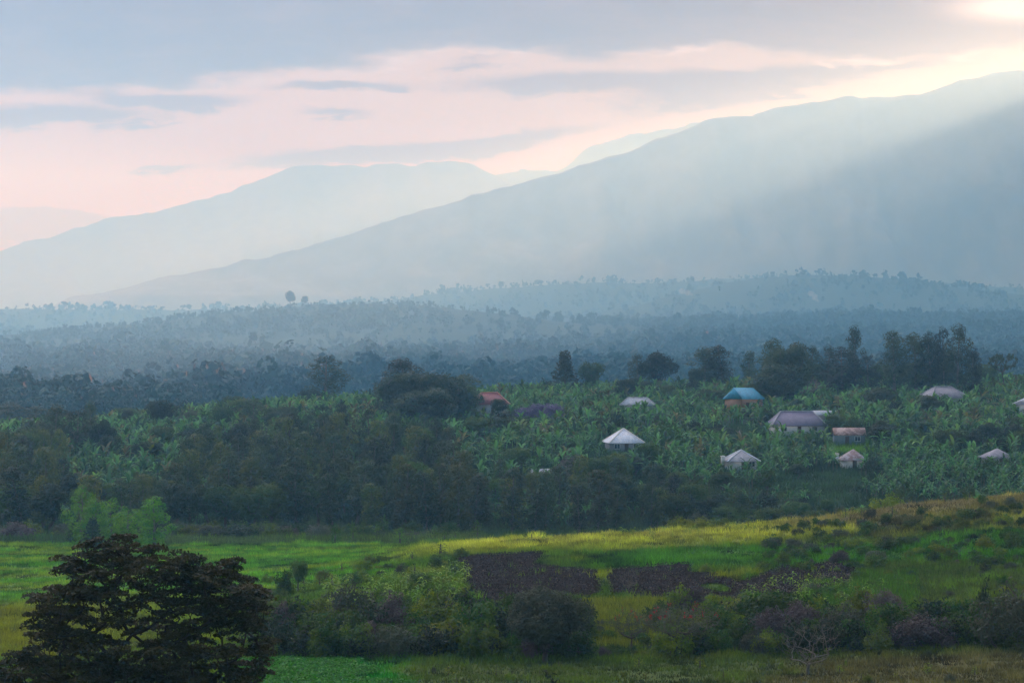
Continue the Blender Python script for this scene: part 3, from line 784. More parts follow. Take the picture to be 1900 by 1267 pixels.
def house(name, label, px, row, Y, wd, dp, wh, rh, kind, roofm, wallm, rz=0.0, trim=None, ov=0.6, chimney=None, ridge=0.35, veranda=False, doors=((0.0),), wins=(-0.3, 0.3), wing=None):
    """row is the photo row of the eaves; kind: hip, gable, pyramid"""
    Yn = row_dist(px, row + (wh + 0.25) * F / Y); sc = Yn / Y; Y = Yn
    wd *= sc; dp *= sc; rh *= sc
    X = px2x(px, Y); zg = hz(X, Y) - 0.1
    eave = row2z(row, Y); wh2 = max(wh, eave - zg)
    r = empty(name, (X, Y, eave - wh2), label, name, 'houses of the hillside village', rz)
    a, b = wd / 2, dp / 2
    mb = MB(); mb.box(-a, -b, -1.0, a, b, wh2)
    if kind == 'gable':
        mb.add([np.array(p, float) for p in ((-a, -b, wh2), (-a, b, wh2), (-a, 0, wh2 + rh), (a, -b, wh2), (a, b, wh2), (a, 0, wh2 + rh))], [(0, 2, 1), (3, 4, 5)])
    link('wall', mb.mesh('wall', wallm), r)
    mb = MB(); A, B = a + ov, b + ov; th = 0.10
    if kind == 'gable': top = [(-A, 0), (A, 0)]
    elif kind == 'pyramid': top = [(-0.05, 0), (0.05, 0)]
    else: top = [(-A * ridge * 1.6 + 0, 0), (A * ridge * 1.6, 0)]
    zz = wh2 - ov * rh / max(b, .1) * 0.6
    for dz_ in (0.0,):
        v = [(-A, -B, zz), (A, -B, zz), (A, B, zz), (-A, B, zz), (top[0][0], 0, wh2 + rh + .05), (top[1][0], 0, wh2 + rh + .05)]
        v += [(x, y, z - th) for x, y, z in v]
        mb.add([np.array(p, float) for p in v], [(0, 1, 5, 4), (2, 3, 4, 5), (1, 2, 5), (3, 0, 4), (1, 0, 6, 7), (3, 2, 8, 9), (2, 1, 7, 8), (0, 3, 9, 6), (6, 10, 11, 7), (8, 11, 10, 9), (7, 11, 8), (9, 10, 6)])
    rf = link('roof', mb.mesh('roof', roofm), r)
    if trim is not None:
        mb = MB(); tp = [np.array((t0[0], 0, wh2 + rh + .1)) for t0 in top]
        mb.tube([tp[0], tp[1]], [0.14, 0.14], 5)
        for (cx, cy_, k_) in ((-A, -B, 0), (A, -B, 1), (A, B, 1), (-A, B, 0)):
            mb.tube([np.array((cx, cy_, zz + .06)), tp[k_]], [0.13, 0.13], 5)
        link('ridge_cap', mb.mesh('ridge_cap', trim), rf)
    if wing is not None:          # a second, lower roof ridge joining the main one
        wx, ww, wdp, wrh = wing
        mb = MB(); y0 = -b - wdp
        v = [(wx - ww / 2 - ov * .6, y0 - ov * .6, zz + .03), (wx + ww / 2 + ov * .6, y0 - ov * .6, zz + .03), (wx + ww / 2 + ov * .6, 0, zz + .03), (wx - ww / 2 - ov * .6, 0, zz + .03), (wx, y0 + wdp * .3, zz + wrh), (wx, 0, zz + wrh)]
        mb.add([np.array(p, float) for p in v], [(0, 1, 4), (1, 2, 5, 4), (3, 0, 4, 5), (2, 3, 5), (3, 2, 1, 0)])
        link('porch_roof', mb.mesh('porch_roof', roofm), rf)
        mb = MB(); mb.box(wx - ww / 2, y0, -1.0, wx + ww / 2, -b - .003, zz - .05); link('porch_wall', mb.mesh('porch_wall', wallm), r)
    for d in doors:
        mb = MB(); mb.box(d * wd - .45, -b - .06, 0.0, d * wd + .45, -b - .003, 2.05)
        link('door', mb.mesh('door', D_WOOD), r)
    for d in wins:
        mb = MB(); mb.box(d * wd - .6, -b - .05, 0.95, d * wd + .6, -b - .003, 1.95)
        wn = link('window', mb.mesh('window', G_DARK), r)
        mb = MB()
        for q in ((-.7, .85, .7, .95), (-.7, 1.95, .7, 2.05), (-.7, .95, -.6, 1.95), (.6, .95, .7, 1.95), (-.04, .95, .04, 1.95)):
            mb.box(d * wd + q[0], -b - .09, q[1], d * wd + q[2], -b - .052, q[3])
        link('frame', mb.mesh('frame', W_TRIM), wn)
    if veranda:
        for q in np.linspace(-a, a, 4):
            mb = MB(); mb.box(q - .1, -B - 0.9, -1.0, q + .1, -B - .7, zz - 0.2); link('veranda_post', mb.mesh('veranda_post', W_TRIM), r)
        mb = MB(); v = [(-A, -B - 1.0, zz - .25), (A, -B - 1.0, zz - .25), (A, -B + .05, zz), (-A, -B + .05, zz)]
        v += [(x, y, z - .08) for x, y, z in v]
        mb.add([np.array(p, float) for p in v], [(0, 1, 2, 3), (7, 6, 5, 4), (0, 4, 5, 1), (1, 5, 6, 2), (2, 6, 7, 3), (3, 7, 4, 0)])
        link('veranda_roof', mb.mesh('veranda_roof', roofm), r)
    if chimney is not None:
        cx, ch_ = chimney
        mb = MB(); mb.box(cx - .35, -.4, wh2 * .5, cx + .35, .3, wh2 + ch_); mb.box(cx - .45, -.5, wh2 + ch_ + .002, cx + .45, .4, wh2 + ch_ + .18)
        link('chimney', mb.mesh('chimney', W_TRIM), rf)
    HOUSES.append((px, Y, wd / 2 / Y * F + 8, dp)); return r
HOUSES = []
def row_dist(px, row):
    Y = hit(px, row, 440, 900)
    return Y if 440 < Y < 800 else 730
house('house', 'dark red hipped roof with a sunlit salmon end, beside the tall tree clump', 908, 747, 655, 8.2, 7.5, 2.8, 2.7, 'hip', R_RED, W_WHITE, 0.25, trim=R_RED_LIT, ridge=0.3)
house('house', 'low blue-grey iron roof half hidden behind a round dark tree', 1183, 749, 650, 8, 7, 2.6, 1.6, 'hip', R_BLUEGREY, W_GREY, -0.1, trim=R_PALE)
house('house', 'orange walled house with a turquoise two-peaked iron roof', 1380, 737, 640, 9.8, 6.8, 2.9, 2.5, 'hip', R_TURQ, W_ORANGE, -0.12, veranda=False, ridge=0.28, wing=(-2.6, 4.0, 2.2, 3.0), doors=(0.12,), wins=(0.3,))
house('house', 'bright white pyramid roof among bananas, the brightest roof in the village', 1157, 818, 575, 7.6, 7.4, 2.2, 2.9, 'pyramid', R_WHITE, W_GREY, 0.15, trim=W_TRIM, ov=0.5, wins=(-0.3, 0.3))
house('house', 'long purple-grey hipped roof with pale ridge caps', 1478, 786, 600, 12.6, 8.5, 2.2, 3.0, 'hip', R_PURP, W_WHITE, 0.05, trim=R_PALE, ridge=0.36)
house('house', 'small light grey flat-looking roof peeping out behind the purple roof', 1528, 768, 640, 5.5, 4.5, 2.4, 0.9, 'gable', R_BLUEGREY, W_GREY, 0.0, doors=(), wins=())
house('shed', 'rusty roofed shed with blue-grey board walls above the green lawn', 1575, 805, 585, 7.2, 4.5, 2.2, 1.5, 'gable', R_RUST, W_BLUE, 0.0, ov=0.3, doors=(-0.1,), wins=(0.25,))
house('house', 'low pale iron roof with a white chimney at its left end', 1375, 852, 535, 6.2, 5.6, 2.0, 2.0, 'pyramid', R_PALE, W_WHITE, 0.1, trim=R_WHITE, chimney=(-4.0, 0.6), wins=(0.3,))
house('house', 'rust-patched iron roof below the lawn with a white chimney', 1583, 850, 540, 5.4, 5.0, 2.0, 2.0, 'pyramid', R_PATCH, W_WHITE, 0.0, chimney=(-3.5, 0.9), wins=())
house('house', 'wide mauve-grey hipped roof high on the right of the hill', 1750, 735, 650, 10.5, 7.5, 2.2, 2.5, 'hip', R_MAUVE, W_GREY, 0.3, trim=R_PALE, ridge=0.25)
house('house', 'white walled gable house cut by the right edge of the photo', 1905, 748, 640, 6.0, 6.5, 2.6, 1.6, 'gable', R_WHITE, W_WHITE, 1.3, doors=())
house('house', 'weathered grey roof sunk among bananas on the far right', 1850, 846, 545, 5.5, 5.0, 2.0, 1.7, 'pyramid', R_MAUVE, W_GREY, 0.2, wins=())
house('hut', 'tiny light blue-grey roof glimpsed between the grove trees', 1006, 880, 500, 3.4, 3.0, 2.0, 1.1, 'gable', R_BLUEGREY, W_GREY, 0.3, doors=(), wins=())
house('hut', 'small rusty roof just below the bright white pyramid roof', 1152, 852, 545, 3.4, 3.0, 1.8, 0.9, 'gable', R_RUST, W_MUD, 0.1, doors=(), wins=())

# ------------------------------------------------------------------ village hill trees, one by one
# (kind, column, distance, top row, width px, label)
VT = [
 ('euc', 603, row_dist(603, 742), 658, 62, 'tall dark eucalyptus standing alone left of the big tree clump'),
 ('euc', 772, row_dist(772, 776), 660, 66, 'tallest pointed tree of the big dark clump left of the red roof'),
 ('rbig', 820, row_dist(820, 792), 684, 92, 'broad dark tree filling the right of the big clump'),
 ('euc', 740, row_dist(740, 778), 690, 46, 'narrow tree on the left edge of the big dark clump'),
 ('euc', 868, row_dist(868, 770), 692, 56, 'rounded tree on the right edge of the clump next to the red roof'),
 ('rbig', 752, row_dist(752, 786), 682, 105, 'broad dark tree standing in the left middle of the big clump'),
 ('rbig', 845, row_dist(845, 784), 704, 80, 'round dark tree in the right middle of the big clump'),
 ('rbig', 790, row_dist(790, 800), 715, 110, 'wide low tree in front of the big dark clump'),
 ('rdark', 298, row_dist(298, 800), 737, 62, 'dense rounded dark tree above the left banana field'),
 ('euc', 100, row_dist(100, 845), 750, 52, 'broad dark tree in the row above the left banana field'),
 ('euc', 142, row_dist(142, 848), 757, 46, 'middle tree of the row at the left edge of the banana field'),
 ('euc', 167, row_dist(167, 838), 744, 30, 'slim pointed tree rising from the row left of the banana field'),
 ('rdark', 192, row_dist(192, 850), 775, 52, 'low dark tree on the right end of the left row'),
 ('euc', 22, row_dist(22, 800), 745, 60, 'hazy tree at the far left edge on the hill crest'),
 ('euc', 62, row_dist(62, 800), 752, 50, 'hazy tree second from the left edge on the hill crest'),
 ('rmid', 414, row_dist(414, 800), 752, 52, 'rounded tree at the upper end of the banana field'),
 ('euc', 470, row_dist(470, 795), 738, 40, 'dark tree standing behind the grove left of the centre'),
 ('rdark', 505, row_dist(505, 805), 762, 52, 'low dark tree just right of the banana field top'),
 ('cdark', 1048, row_dist(1048, 728), 650, 46, 'feathery upright dark tree on the crest left of the pale round one'),
 ('rmid', 1100, row_dist(1100, 720), 667, 52, 'pale rounded tree on the crest in the middle of the photo'),
 ('euc', 1184, row_dist(1184, 712), 655, 34, 'narrow dark tree touching the big round crest tree'),
 ('rdark', 1220, row_dist(1220, 722), 650, 78, 'big round dark tree on the crest'),
 ('rdark', 1163, row_dist(1163, 748), 700, 50, 'round dark tree beside the low blue-grey roof'),
 ('slim', 1306, row_dist(1306, 728), 640, 46, 'open crowned eucalyptus with sky between its limbs, left of a pair'),
 ('euc', 1345, row_dist(1345, 728), 636, 40, 'narrow eucalyptus, right of the open crowned pair'),
 ('rdark', 1289, row_dist(1289, 732), 680, 32, 'low dark tree at the foot of the open crowned pair'),
 ('slim', 1388, row_dist(1388, 728), 648, 24, 'thin tufted tree just left of the largest dark tree mass'),
 ('euc', 1424, row_dist(1424, 745), 625, 56, 'tall rounded top of the largest dark tree mass above the turquoise roof'),
 ('rbig', 1462, row_dist(1462, 752), 628, 84, 'huge broad tree of the dark mass right of the turquoise roof'),
 ('rbig', 1440, row_dist(1440, 757), 668, 96, 'lower front of the dark tree mass beside the turquoise roof'),
 ('euc', 1504, row_dist(1504, 735), 640, 36, 'small rounded tree right of the huge broad tree'),
 ('euc', 1536, row_dist(1536, 735), 639, 34, 'tufted tree between the broad tree and the tall slender one'),
 ('euc', 1562, row_dist(1562, 738), 642, 54, 'rounded eucalyptus under the tall slender one'),
 ('slim', 1587, row_dist(1587, 735), 600, 28, 'tall slender eucalyptus with a bare stem, sticking up above the crest'),
 ('euc', 1612, row_dist(1612, 738), 655, 42, 'low eucalyptus right of the tall slender one'),
 ('euc', 1660, row_dist(1660, 735), 608, 44, 'pointed tall eucalyptus on the right crest'),
 ('euc', 1700, row_dist(1700, 735), 614, 56, 'wide eucalyptus beside the pointed tall one on the right crest'),
 ('euc', 1727, row_dist(1727, 738), 618, 44, 'rounded eucalyptus in the middle of the right crest group'),
 ('euc', 1752, row_dist(1752, 735), 606, 34, 'slim eucalyptus left of the highest one on the right crest'),
 ('euc', 1776, row_dist(1776, 738), 599, 48, 'highest eucalyptus on the right crest'),
 ('euc', 1806, row_dist(1806, 738), 645, 34, 'short eucalyptus at the right end of the crest group'),
 ('flat', 1862, row_dist(1862, 725), 655, 56, 'flat topped open tree near the right edge of the crest'),
 ('rmid', 1690, 720, 670, 60, 'grey green tree low in the right crest group'),
 ('rmid', 1748, 715, 668, 66, 'round tree filling the foot of the right crest group'),
 ('rmid', 1830, 715, 672, 60, 'soft green tree below the flat topped tree'),
 ('rmid', 1640, 720, 672, 60, 'rounded tree below the pointed tall eucalyptus'),
 ('rmid', 1525, 715, 672, 60, 'dull green tree between the dark mass and the right crest group'),
 ('rmid', 1575, 712, 676, 60, 'dull green rounded tree under the tall slender eucalyptus'),
 ('leafless', 1490, 670, 695, 75, 'brownish bare tree in front of the dark mass'),
 ('rdark', 1625, 640, 715, 78, 'dark spreading tree between the purple roof and the mauve roof'),
 ('rdark', 1722, 625, 732, 62, 'round dark tree in the bananas below the mauve roof'),
 ('rdark', 1636, 555, 786, 80, 'large dark tree covering the right side of the shed'),
 ('rmid', 1715, 585, 780, 55, 'brown green tree in the bananas right of the shed'),
 ('rdark', 1343, 575, 792, 52, 'dark round tree above the low pale roof'),
 ('rdark', 1782, 530, 848, 62, 'dark round bush tree in the bananas on the lower right'),
 ('cdark', 937, 600, 763, 56, 'dark pointed tree in front of the lilac jacaranda'),
 ('rmid', 985, 590, 782, 64, 'olive tree between two dark trees below the jacaranda'),
 ('rdark', 1022, 580, 790, 58, 'dark ragged tree left of the white pyramid roof'),
 ('jaca', 1006, row_dist(1006, 792), 746, 92, 'lilac flowering jacaranda tree in the banana field'),
 ('rdark', 1105, 630, 752, 52, 'low brown green tree above the white pyramid roof'),
 ('rmid', 1085, 590, 785, 45, 'soft green tree just left of the white pyramid roof'),
 ('rdark', 1320, 660, 720, 60, 'dark bushy tree at the left wall of the turquoise roofed house'),
 ('rmid', 1240, 680, 712, 40, 'small green tree on the slope below the big round crest tree'),
 ('rdark', 925, 640, 738, 34, 'round dark shrub in front of the red roof'),
 ('bush', 1450, 572, 808, 66, 'dark hedge bush below the purple roof, the left one'),
 ('bush', 1505, 570, 808, 66, 'dark hedge bush below the purple roof, the right one'),
 ('leafless', 1060, 500, 845, 60, 'pale bare tree standing in the grove near the blue-grey hut'),
]
for k_, px, Y, tr, wpx, lb in VT:
    if k_ in ('euc', 'cdark', 'slim'): wpx *= 1.4
    if k_ == 'rbig': wpx *= 1.15
    nm = {'euc': 'eucalyptus_tree', 'slim': 'eucalyptus_tree', 'jaca': 'jacaranda_tree', 'bush': 'bush', 'leafless': 'bare_tree', 'flat': 'flat_topped_tree'}.get(k_, 'broadleaf_tree')
    plant(k_, px, Y, tr, wpx, nm, lb, 'bush' if k_ == 'bush' else 'tree', 'trees standing among the village gardens' if k_ != 'bush' else 'hedge bushes below the purple roof')

# the dense grove below the banana hill
ENV_X = [-200, 0, 60, 118, 130, 165, 325, 340, 450, 560, 650, 780, 840, 860, 930, 990, 1060, 1130, 1200, 1240, 1262, 1300, 1345, 1400]
ENV_R = [800, 795, 772, 805, 905, 880, 880, 800, 768, 752, 750, 756, 800, 835, 845, 872, 850, 836, 838, 875, 862, 892, 950, 1000]
grove = []
tries = 0
while len(grove) < 190 and tries < 60000:
    tries += 1
    Y = random.uniform(424, 560); px = random.uniform(-30, 1350)
    if px > 870 and Y > 520: continue
    if px > 1000 and random.random() < 0.35: continue
    X = px2x(px, Y); z = hz(X, Y)
    h = random.triangular(7.5, 16.0, 12.5) if px < 900 else random.uniform(7, 12.5)
    env = float(np.interp(px, ENV_X, ENV_R)) + random.uniform(-6, 14)
    top = HZ - (z + h) / Y * F
    if top < env:
        h2 = row2z(env, Y) - z
        if h2 < 6.0: continue
        h = h2
    if any((X - a) ** 2 + (Y - b) ** 2 < (3.6 if c__ < 9 else 4.7) ** 2 for a, b, c__ in grove): continue
    grove.append((X, Y, h))
for X, Y, h in grove:
    px = X / Y * F + 950
    k_ = random.choices(['euc', 'eucm', 'rmid', 'rdark'], [0.46, 0.32, 0.13, 0.09])[0]
    if k_[0] == 'r': h = min(h, 9.5)
    zone = ('at the left edge', 'behind the bright young trees', 'under the left banana field', 'left of the tall middle grove', 'in the tall middle grove', 'below the big tree clump', 'right of the tall middle grove',
            'near the blue-grey hut', 'below the white pyramid roof', 'at the right end')[int(np.searchsorted([110, 220, 330, 450, 600, 780, 900, 1040, 1200], px))]
    dep = 'front' if Y < 455 else 'middle' if Y < 495 else 'back'
    lb = {'euc': 'dark slender', 'eucm': 'olive green', 'rmid': 'rounded green', 'rdark': 'rounded dark'}[k_] + ' tree in the ' + dep + ' of the grove ' + zone; gp = 'trees of the grove below the village'
    plant(k_, px, Y, name='eucalyptus_tree' if k_[0] == 'e' else 'broadleaf_tree', label=lb, cat='tree', group=gp, h=h, wid=h * (random.uniform(0.42, 0.60) if k_[0] == 'e' else 0.85))

# bright young trees by the meadow
for px, Y, tr, wpx, k_, lb in (
    (150, 392, 898, 74, 'eucb', 'tallest of the bright trees behind the acacia, on the left with a rounded tip'),
    (176, 385, 928, 66, 'eucb', 'bright tree in front of the tallest one behind the acacia'),
    (208, 390, 922, 70, 'eucb', 'olive green cone tree in the middle of the bright group behind the acacia'),
    (236, 382, 938, 76, 'eucb', 'brightest rounded cone tree right behind the top of the acacia'),
    (287, 388, 922, 76, 'eucb', 'bright green tree on the right end of the group behind the acacia'),
    (172, 378, 958, 52, 'cdark', 'dark low cone tree in front of the bright group behind the acacia'),
    (140, 400, 960, 34, 'cdark', 'small dark tree at the left foot of the bright group')):
    plant(k_, px, Y, tr, wpx, 'young_tree', lb, 'tree', 'bright young trees behind the acacia')

# scrub along the far side of the meadow and small cone saplings
LOOK = {'bush': 'leafy green', 'ybush': 'yellow green', 'gbush': 'grey green', 'dbush': 'dark leafy', 'mbush': 'mauve leafless', 'rmid': 'rounded green', 'rdark': 'rounded dark', 'sapy': 'upright yellow green', 'maize': 'bright green', 'cdark': 'dark pointed'}
def scatter(kinds, wts, pxr, Yr, n, hr, name, noun, cat, where, zones, mind=2.0, cond=None, wf=None):
    """noun + where + zone (picked by column) make the label"""
    pts = []; tr_ = 0
    while len(pts) < n and tr_ < n * 60:
        tr_ += 1
        px = random.uniform(*pxr); Y = random.uniform(*Yr); X = px2x(px, Y)
        if cond and not cond(px, Y, X): continue
        if any((X - a) ** 2 + (Y - b) ** 2 < mind ** 2 for a, b in pts): continue
        pts.append((X, Y))
        h = random.uniform(*hr); k_ = random.choices(kinds, wts)[0]
        z = next(t_ for lim, t_ in zones if px < lim)
        size = 'small' if h < hr[0] + (hr[1] - hr[0]) * 0.4 else 'larger'
        lb = size + ' ' + LOOK[k_] + ' ' + noun + ' ' + where + ' ' + z
        plant(k_, px, Y, name=name, label=lb, cat=cat, group=noun + ('es ' if noun.endswith('sh') else 's ') + where, h=h, wid=h * (wf or random.uniform(1.2, 1.8)))
scatter(['bush', 'gbush', 'ybush', 'dbush', 'mbush'], [3, 3, 2, 1, 1], (-20, 860), (408, 422), 80, (1.8, 3.6), 'bush', 'bush', 'bush', 'in the scrub',
        [(130, 'at the left end of the meadow'), (330, 'behind the bright young trees'), (500, 'around the large spreading bush'), (650, 'behind the middle of the meadow'), (999, 'by the pointed saplings')], 1.6)
plant('dbush', 440, 410, 962, 90, 'bush', 'large spreading dark bush standing out of the scrub strip behind the meadow', 'bush')
plant('mbush', 25, 408, 965, 90, 'bush', 'reddish brown bush at the left edge of the meadow', 'bush')
for i, (px, tr) in enumerate(((622, 970), (655, 966), (700, 972), (742, 978), (763, 982), (806, 972), (825, 985), (845, 985), (886, 965))):
    plant('sap', px, 398 + (i % 3) * 5, tr, (26, 22, 26, 36, 30, 24, 26, 44, 36)[i], 'sapling',
          'pointed sapling at the right end of the scrub strip, in front of the grove' if i not in (5, 8) else ('slim pointed sapling standing left of the largest one' if i == 5 else 'largest conical sapling at the right end of the scrub strip'),
          'sapling', 'saplings at the edge of the grove' if i not in (5, 8) else None)
# shrubs along the crest of the grassy hill
for px, Y, tr, wpx, k_, lb in (
    (1648, 334, 903, 74, 'ybush', 'round olive green bush standing alone on the grassy crest'),
    (1262, 335, 948, 56, 'ybush', 'yellow green shrub at the left of the crest thicket'),
    (1300, 332, 952, 60, 'ybush', 'yellow green shrub in the middle of the crest thicket'),
    (1340, 330, 960, 52, 'ybush', 'low yellow green shrub at the right of the crest thicket')):
    plant(k_, px, Y, tr, wpx, 'bush', lb, 'bush')
scatter(['sapy', 'ybush'], [3, 1], (900, 1880), (318, 336), 60, (0.7, 1.6), 'shrub', 'shrub', 'shrub', 'on the crest', [(1060, 'above the left soil patch'), (1240, 'left of the crest thicket'), (1400, 'by the crest thicket'), (1600, 'left of the lone round bush'), (1999, 'right of the lone round bush')], 1.5, wf=0.9)
scatter(['bush', 'gbush', 'ybush', 'mbush'], [5, 2, 1.5, .4], (1420, 1900), (258, 318), 150, (0.5, 1.9), 'bush', 'bush', 'bush', 'on the brown slope', [(1600, 'above the right soil patch'), (1750, 'below the lone round bush'), (1999, 'near the right edge')], 2.0)
scatter(['bush', 'gbush', 'dbush', 'rmid'], [3, 2, 3, 2], (1230, 1920), (408, 478), 100, (2.4, 5.2), 'bush', 'shrub', 'bush', 'in the hollow', [(1340, 'behind the crest thicket'), (1480, 'right of the crest thicket'), (1620, 'left of the lone round bush'), (1760, 'behind the lone round bush'), (1999, 'near the right edge')], 2.2, wf=1.2)

# hedge belt across the foreground
def hedge():
    for px in np.arange(496, 1940, 20):
        for k2 in range(3):
            p2 = px + random.uniform(-14, 14); Y = 192 + k2 * 6.5 + random.uniform(-2.5, 2.5)
            gapm = 1.0 if not (1098 < p2 < 1212) else 0.30
            h = random.uniform(2.4, 4.4) * gapm * (1.12 if p2 < 900 else 0.95) * (0.8 if k2 == 0 else 1.0)
            k_ = random.choices(['bush', 'ybush', 'gbush', 'dbush', 'mbush'], [5, 0.9 + 3.0 * (k2 == 2), 0.8, 2, 0.15 + 0.9 * (p2 > 1250)])[0]
            zone = ('beside the acacia', 'below the maize plot', 'left of the round grey tree', 'right of the round grey tree', 'around the red flowered tree', 'around the bare forked tree', 'below the reedy slope', 'beside the big domed bush')[int(np.searchsorted([580, 760, 1000, 1200, 1400, 1580, 1760], p2))]
            look = {'bush': 'leafy green', 'ybush': 'yellow green', 'gbush': 'grey green', 'dbush': 'dark leafy', 'mbush': 'mauve leafless'}[k_]
            lb = look + ' bush in the ' + ('front' if k2 == 0 else 'back' if k2 == 2 else 'middle') + ' of the hedge ' + zone
            plant(k_, p2, Y, name='hedge_bush', label=lb, cat='hedge bush', group='bushes in the foreground hedge', h=h, wid=max(h, 1.6) * random.uniform(0.95, 1.4))
hedge()
for px, Y, tr, wpx, k_, nm, lb in (
    (1012, 188, 1084, 168, 'rgrey', 'broadleaf_tree', 'round grey green tree in the middle of the foreground hedge'),
    (1265, 190, 1118, 150, 'coral', 'coral_tree', 'nearly bare coral tree with clusters of red flowers in the hedge'),
    (1172, 192, 1128, 84, 'coral', 'coral_tree', 'slender pale stemmed coral tree in front of the yellow grass gap'),
    (1500, 174, 1150, 118, 'bare', 'bare_tree', 'leafless pale mauve tree with a forked trunk in front of the hedge'),
    (1715, 192, 1128, 140, 'mbush', 'bush', 'mauve grey leafless bush in the right part of the hedge'),
    (1872, 190, 1060, 150, 'gbush', 'bush', 'big domed grey green bush at the right edge of the photo'),
    (1828, 200, 1056, 44, 'dbush', 'bush', 'small dark bush peeping over the big domed bush'),
    (660, 205, 1062, 130, 'gbush', 'bush', 'tall olive bush on the left of the hedge under the green plot'),
    (575, 208, 1100, 90, 'bush', 'bush', 'dark green bush right of the acacia'),
    (528, 198, 1110, 80, 'mbush', 'bush', 'purplish bare bush touching the right side of the acacia'),
    (553, 262, 1034, 36, 'rmid', 'small_tree', 'small forked tree with a rounded crown standing behind the acacia on the right'),
    (525, 258, 1046, 48, 'bush', 'bush', 'round bush next to the small forked tree behind the acacia'),
    (1035, 137, 1232, 135, 'dbush', 'bush', 'dark leafy treetop rising from the bottom edge of the photo'),
    (516, 400, 1003, 18, 'bare', 'bare_tree', 'tiny bare tree on the far side of the meadow'),
    (1168, 235, 1055, 44, 'bare', 'bare_tree', 'small leafless tree growing on the ploughed field')):
    plant(k_, px, Y, tr, wpx, nm, lb, 'bush' if nm == 'bush' else 'tree')
scatter(['bush', 'ybush', 'gbush', 'sapy'], [3, 4, 1, 2], (490, 880), (212, 300), 80, (0.6, 1.8), 'shrub', 'shrub', 'shrub', 'on the slope', [(600, 'beside the acacia'), (700, 'left of the maize plot'), (800, 'by the maize plot'), (999, 'against the left soil patch')], 1.8)
scatter(['bush', 'ybush', 'gbush', 'dbush'], [3, 2, 1, 1], (1200, 1900), (206, 262), 60, (0.5, 1.4), 'shrub', 'shrub', 'shrub', 'in the grass', [(1380, 'below the right soil patch'), (1600, 'beside the reeds'), (1750, 'right of the reeds'), (1999, 'behind the big domed bush')], 1.8, cond=lambda px, Y, X: not soil_mask(np.array([X]), np.array([Y]))[0])
scatter(['sapy', 'ybush', 'gbush'], [3, 2, 1], (800, 1900), (140, 184), 60, (0.3, 0.9), 'weed', 'weed clump', 'weed', 'in the dull grass', [(950, 'left of the bottom treetop'), (1160, 'by the bottom treetop'), (1400, 'left of the bare forked tree'), (1600, 'by the bare forked tree'), (1999, 'at the lower right')], 1.8, wf=1.1)

# ------------------------------------------------------------------ maize-like crop plants
def proto_maize(seed, h=1.9):
    r_ = np.random.default_rng(seed); mb = MB(); lf = MB()
    mb.tube([np.array((0, 0, -0.1)), np.array((0, 0, h * 0.8))], [0.03, 0.015], 5)
    for i in range(9):
        a = i * 2.5 + r_.random(); z = h * (0.15 + 0.08 * i); L = r_.uniform(0.5, 0.85)
        p = []
        for s_ in range(5):
            u = s_ / 4; q = L * u; zz = z + L * (0.9 * u - 1.1 * u * u) + 0.1; w_ = 0.075 * math.sin(math.pi * min(0.95, u * .85 + .12))
            p.append((q, zz, w_))
        vs = []
        for q, zz, w_ in p:
            vs += [np.array((math.cos(a) * q - math.sin(a) * w_, math.sin(a) * q + math.cos(a) * w_, zz)), np.array((math.cos(a) * q + math.sin(a) * w_, math.sin(a) * q - math.cos(a) * w_, zz))]
        lf.add(vs, [(2 * j, 2 * j + 1, 2 * j + 3, 2 * j + 2) for j in range(4)])
    return lf.mesh('foliage', L_CROP), mb.mesh('stem', L_CROP, True), h, 1.2
PR['maize'] = [proto_maize(200 + i) for i in range(3)]
scatter(['maize'], [1], (600, 870), (226, 262), 90, (1.0, 2.1), 'maize_plant', 'maize plant', 'maize', 'in the plot', [(700, 'right of the tall olive bush'), (780, 'in the middle of the slope'), (999, 'against the left soil patch')], 0.9, wf=0.75)
scatter(['maize'], [1], (920, 1400), (306, 330), 50, (0.8, 1.5), 'maize_plant', 'maize plant', 'maize', 'on the crest', [(1050, 'above the left soil patch'), (1230, 'left of the crest thicket'), (1499, 'below the crest thicket')], 1.0, wf=0.75)
scatter(['maize'], [1], (1380, 1640), (215, 245), 50, (1.0, 1.7), 'maize_plant', 'maize plant', 'maize', 'among the reeds', [(1500, 'below the right soil patch'), (1999, 'right of the right soil patch')], 1.0, wf=0.7)

# ------------------------------------------------------------------ bananas
def banana_leaf(a, L, W, up, z, r_, nseg=5):
    vs = []; fs = []
    ca, sa = math.cos(a), math.sin(a); q = 0.1; zz = z; ang = up; st = L / nseg
    tw = r_.normal(0, 0.3)
    for s_ in range(nseg + 1):
        u = s_ / nseg; w_ = W * (math.sin(math.pi * min(0.97, u * 0.82 + 0.1)) ** 0.7) * (0.25 if s_ == 0 else 1)
        dz_ = w_ * (0.35 + tw * 0.3)
        vs += [(ca * q - sa * w_, sa * q + ca * w_, zz + dz_), (ca * q, sa * q, zz), (ca * q + sa * w_, sa * q - ca * w_, zz + dz_ * (1 - tw))]
        q += st * math.cos(ang); zz += st * math.sin(ang); ang -= (0.20 + r_.random() * 0.16) * 5 / nseg
    for j in range(nseg):
        b = 3 * j; fs += [(b, b + 1, b + 4, b + 3), (b + 1, b + 2, b + 5, b + 4)]
    return [np.array(v_) for v_ in vs], fs
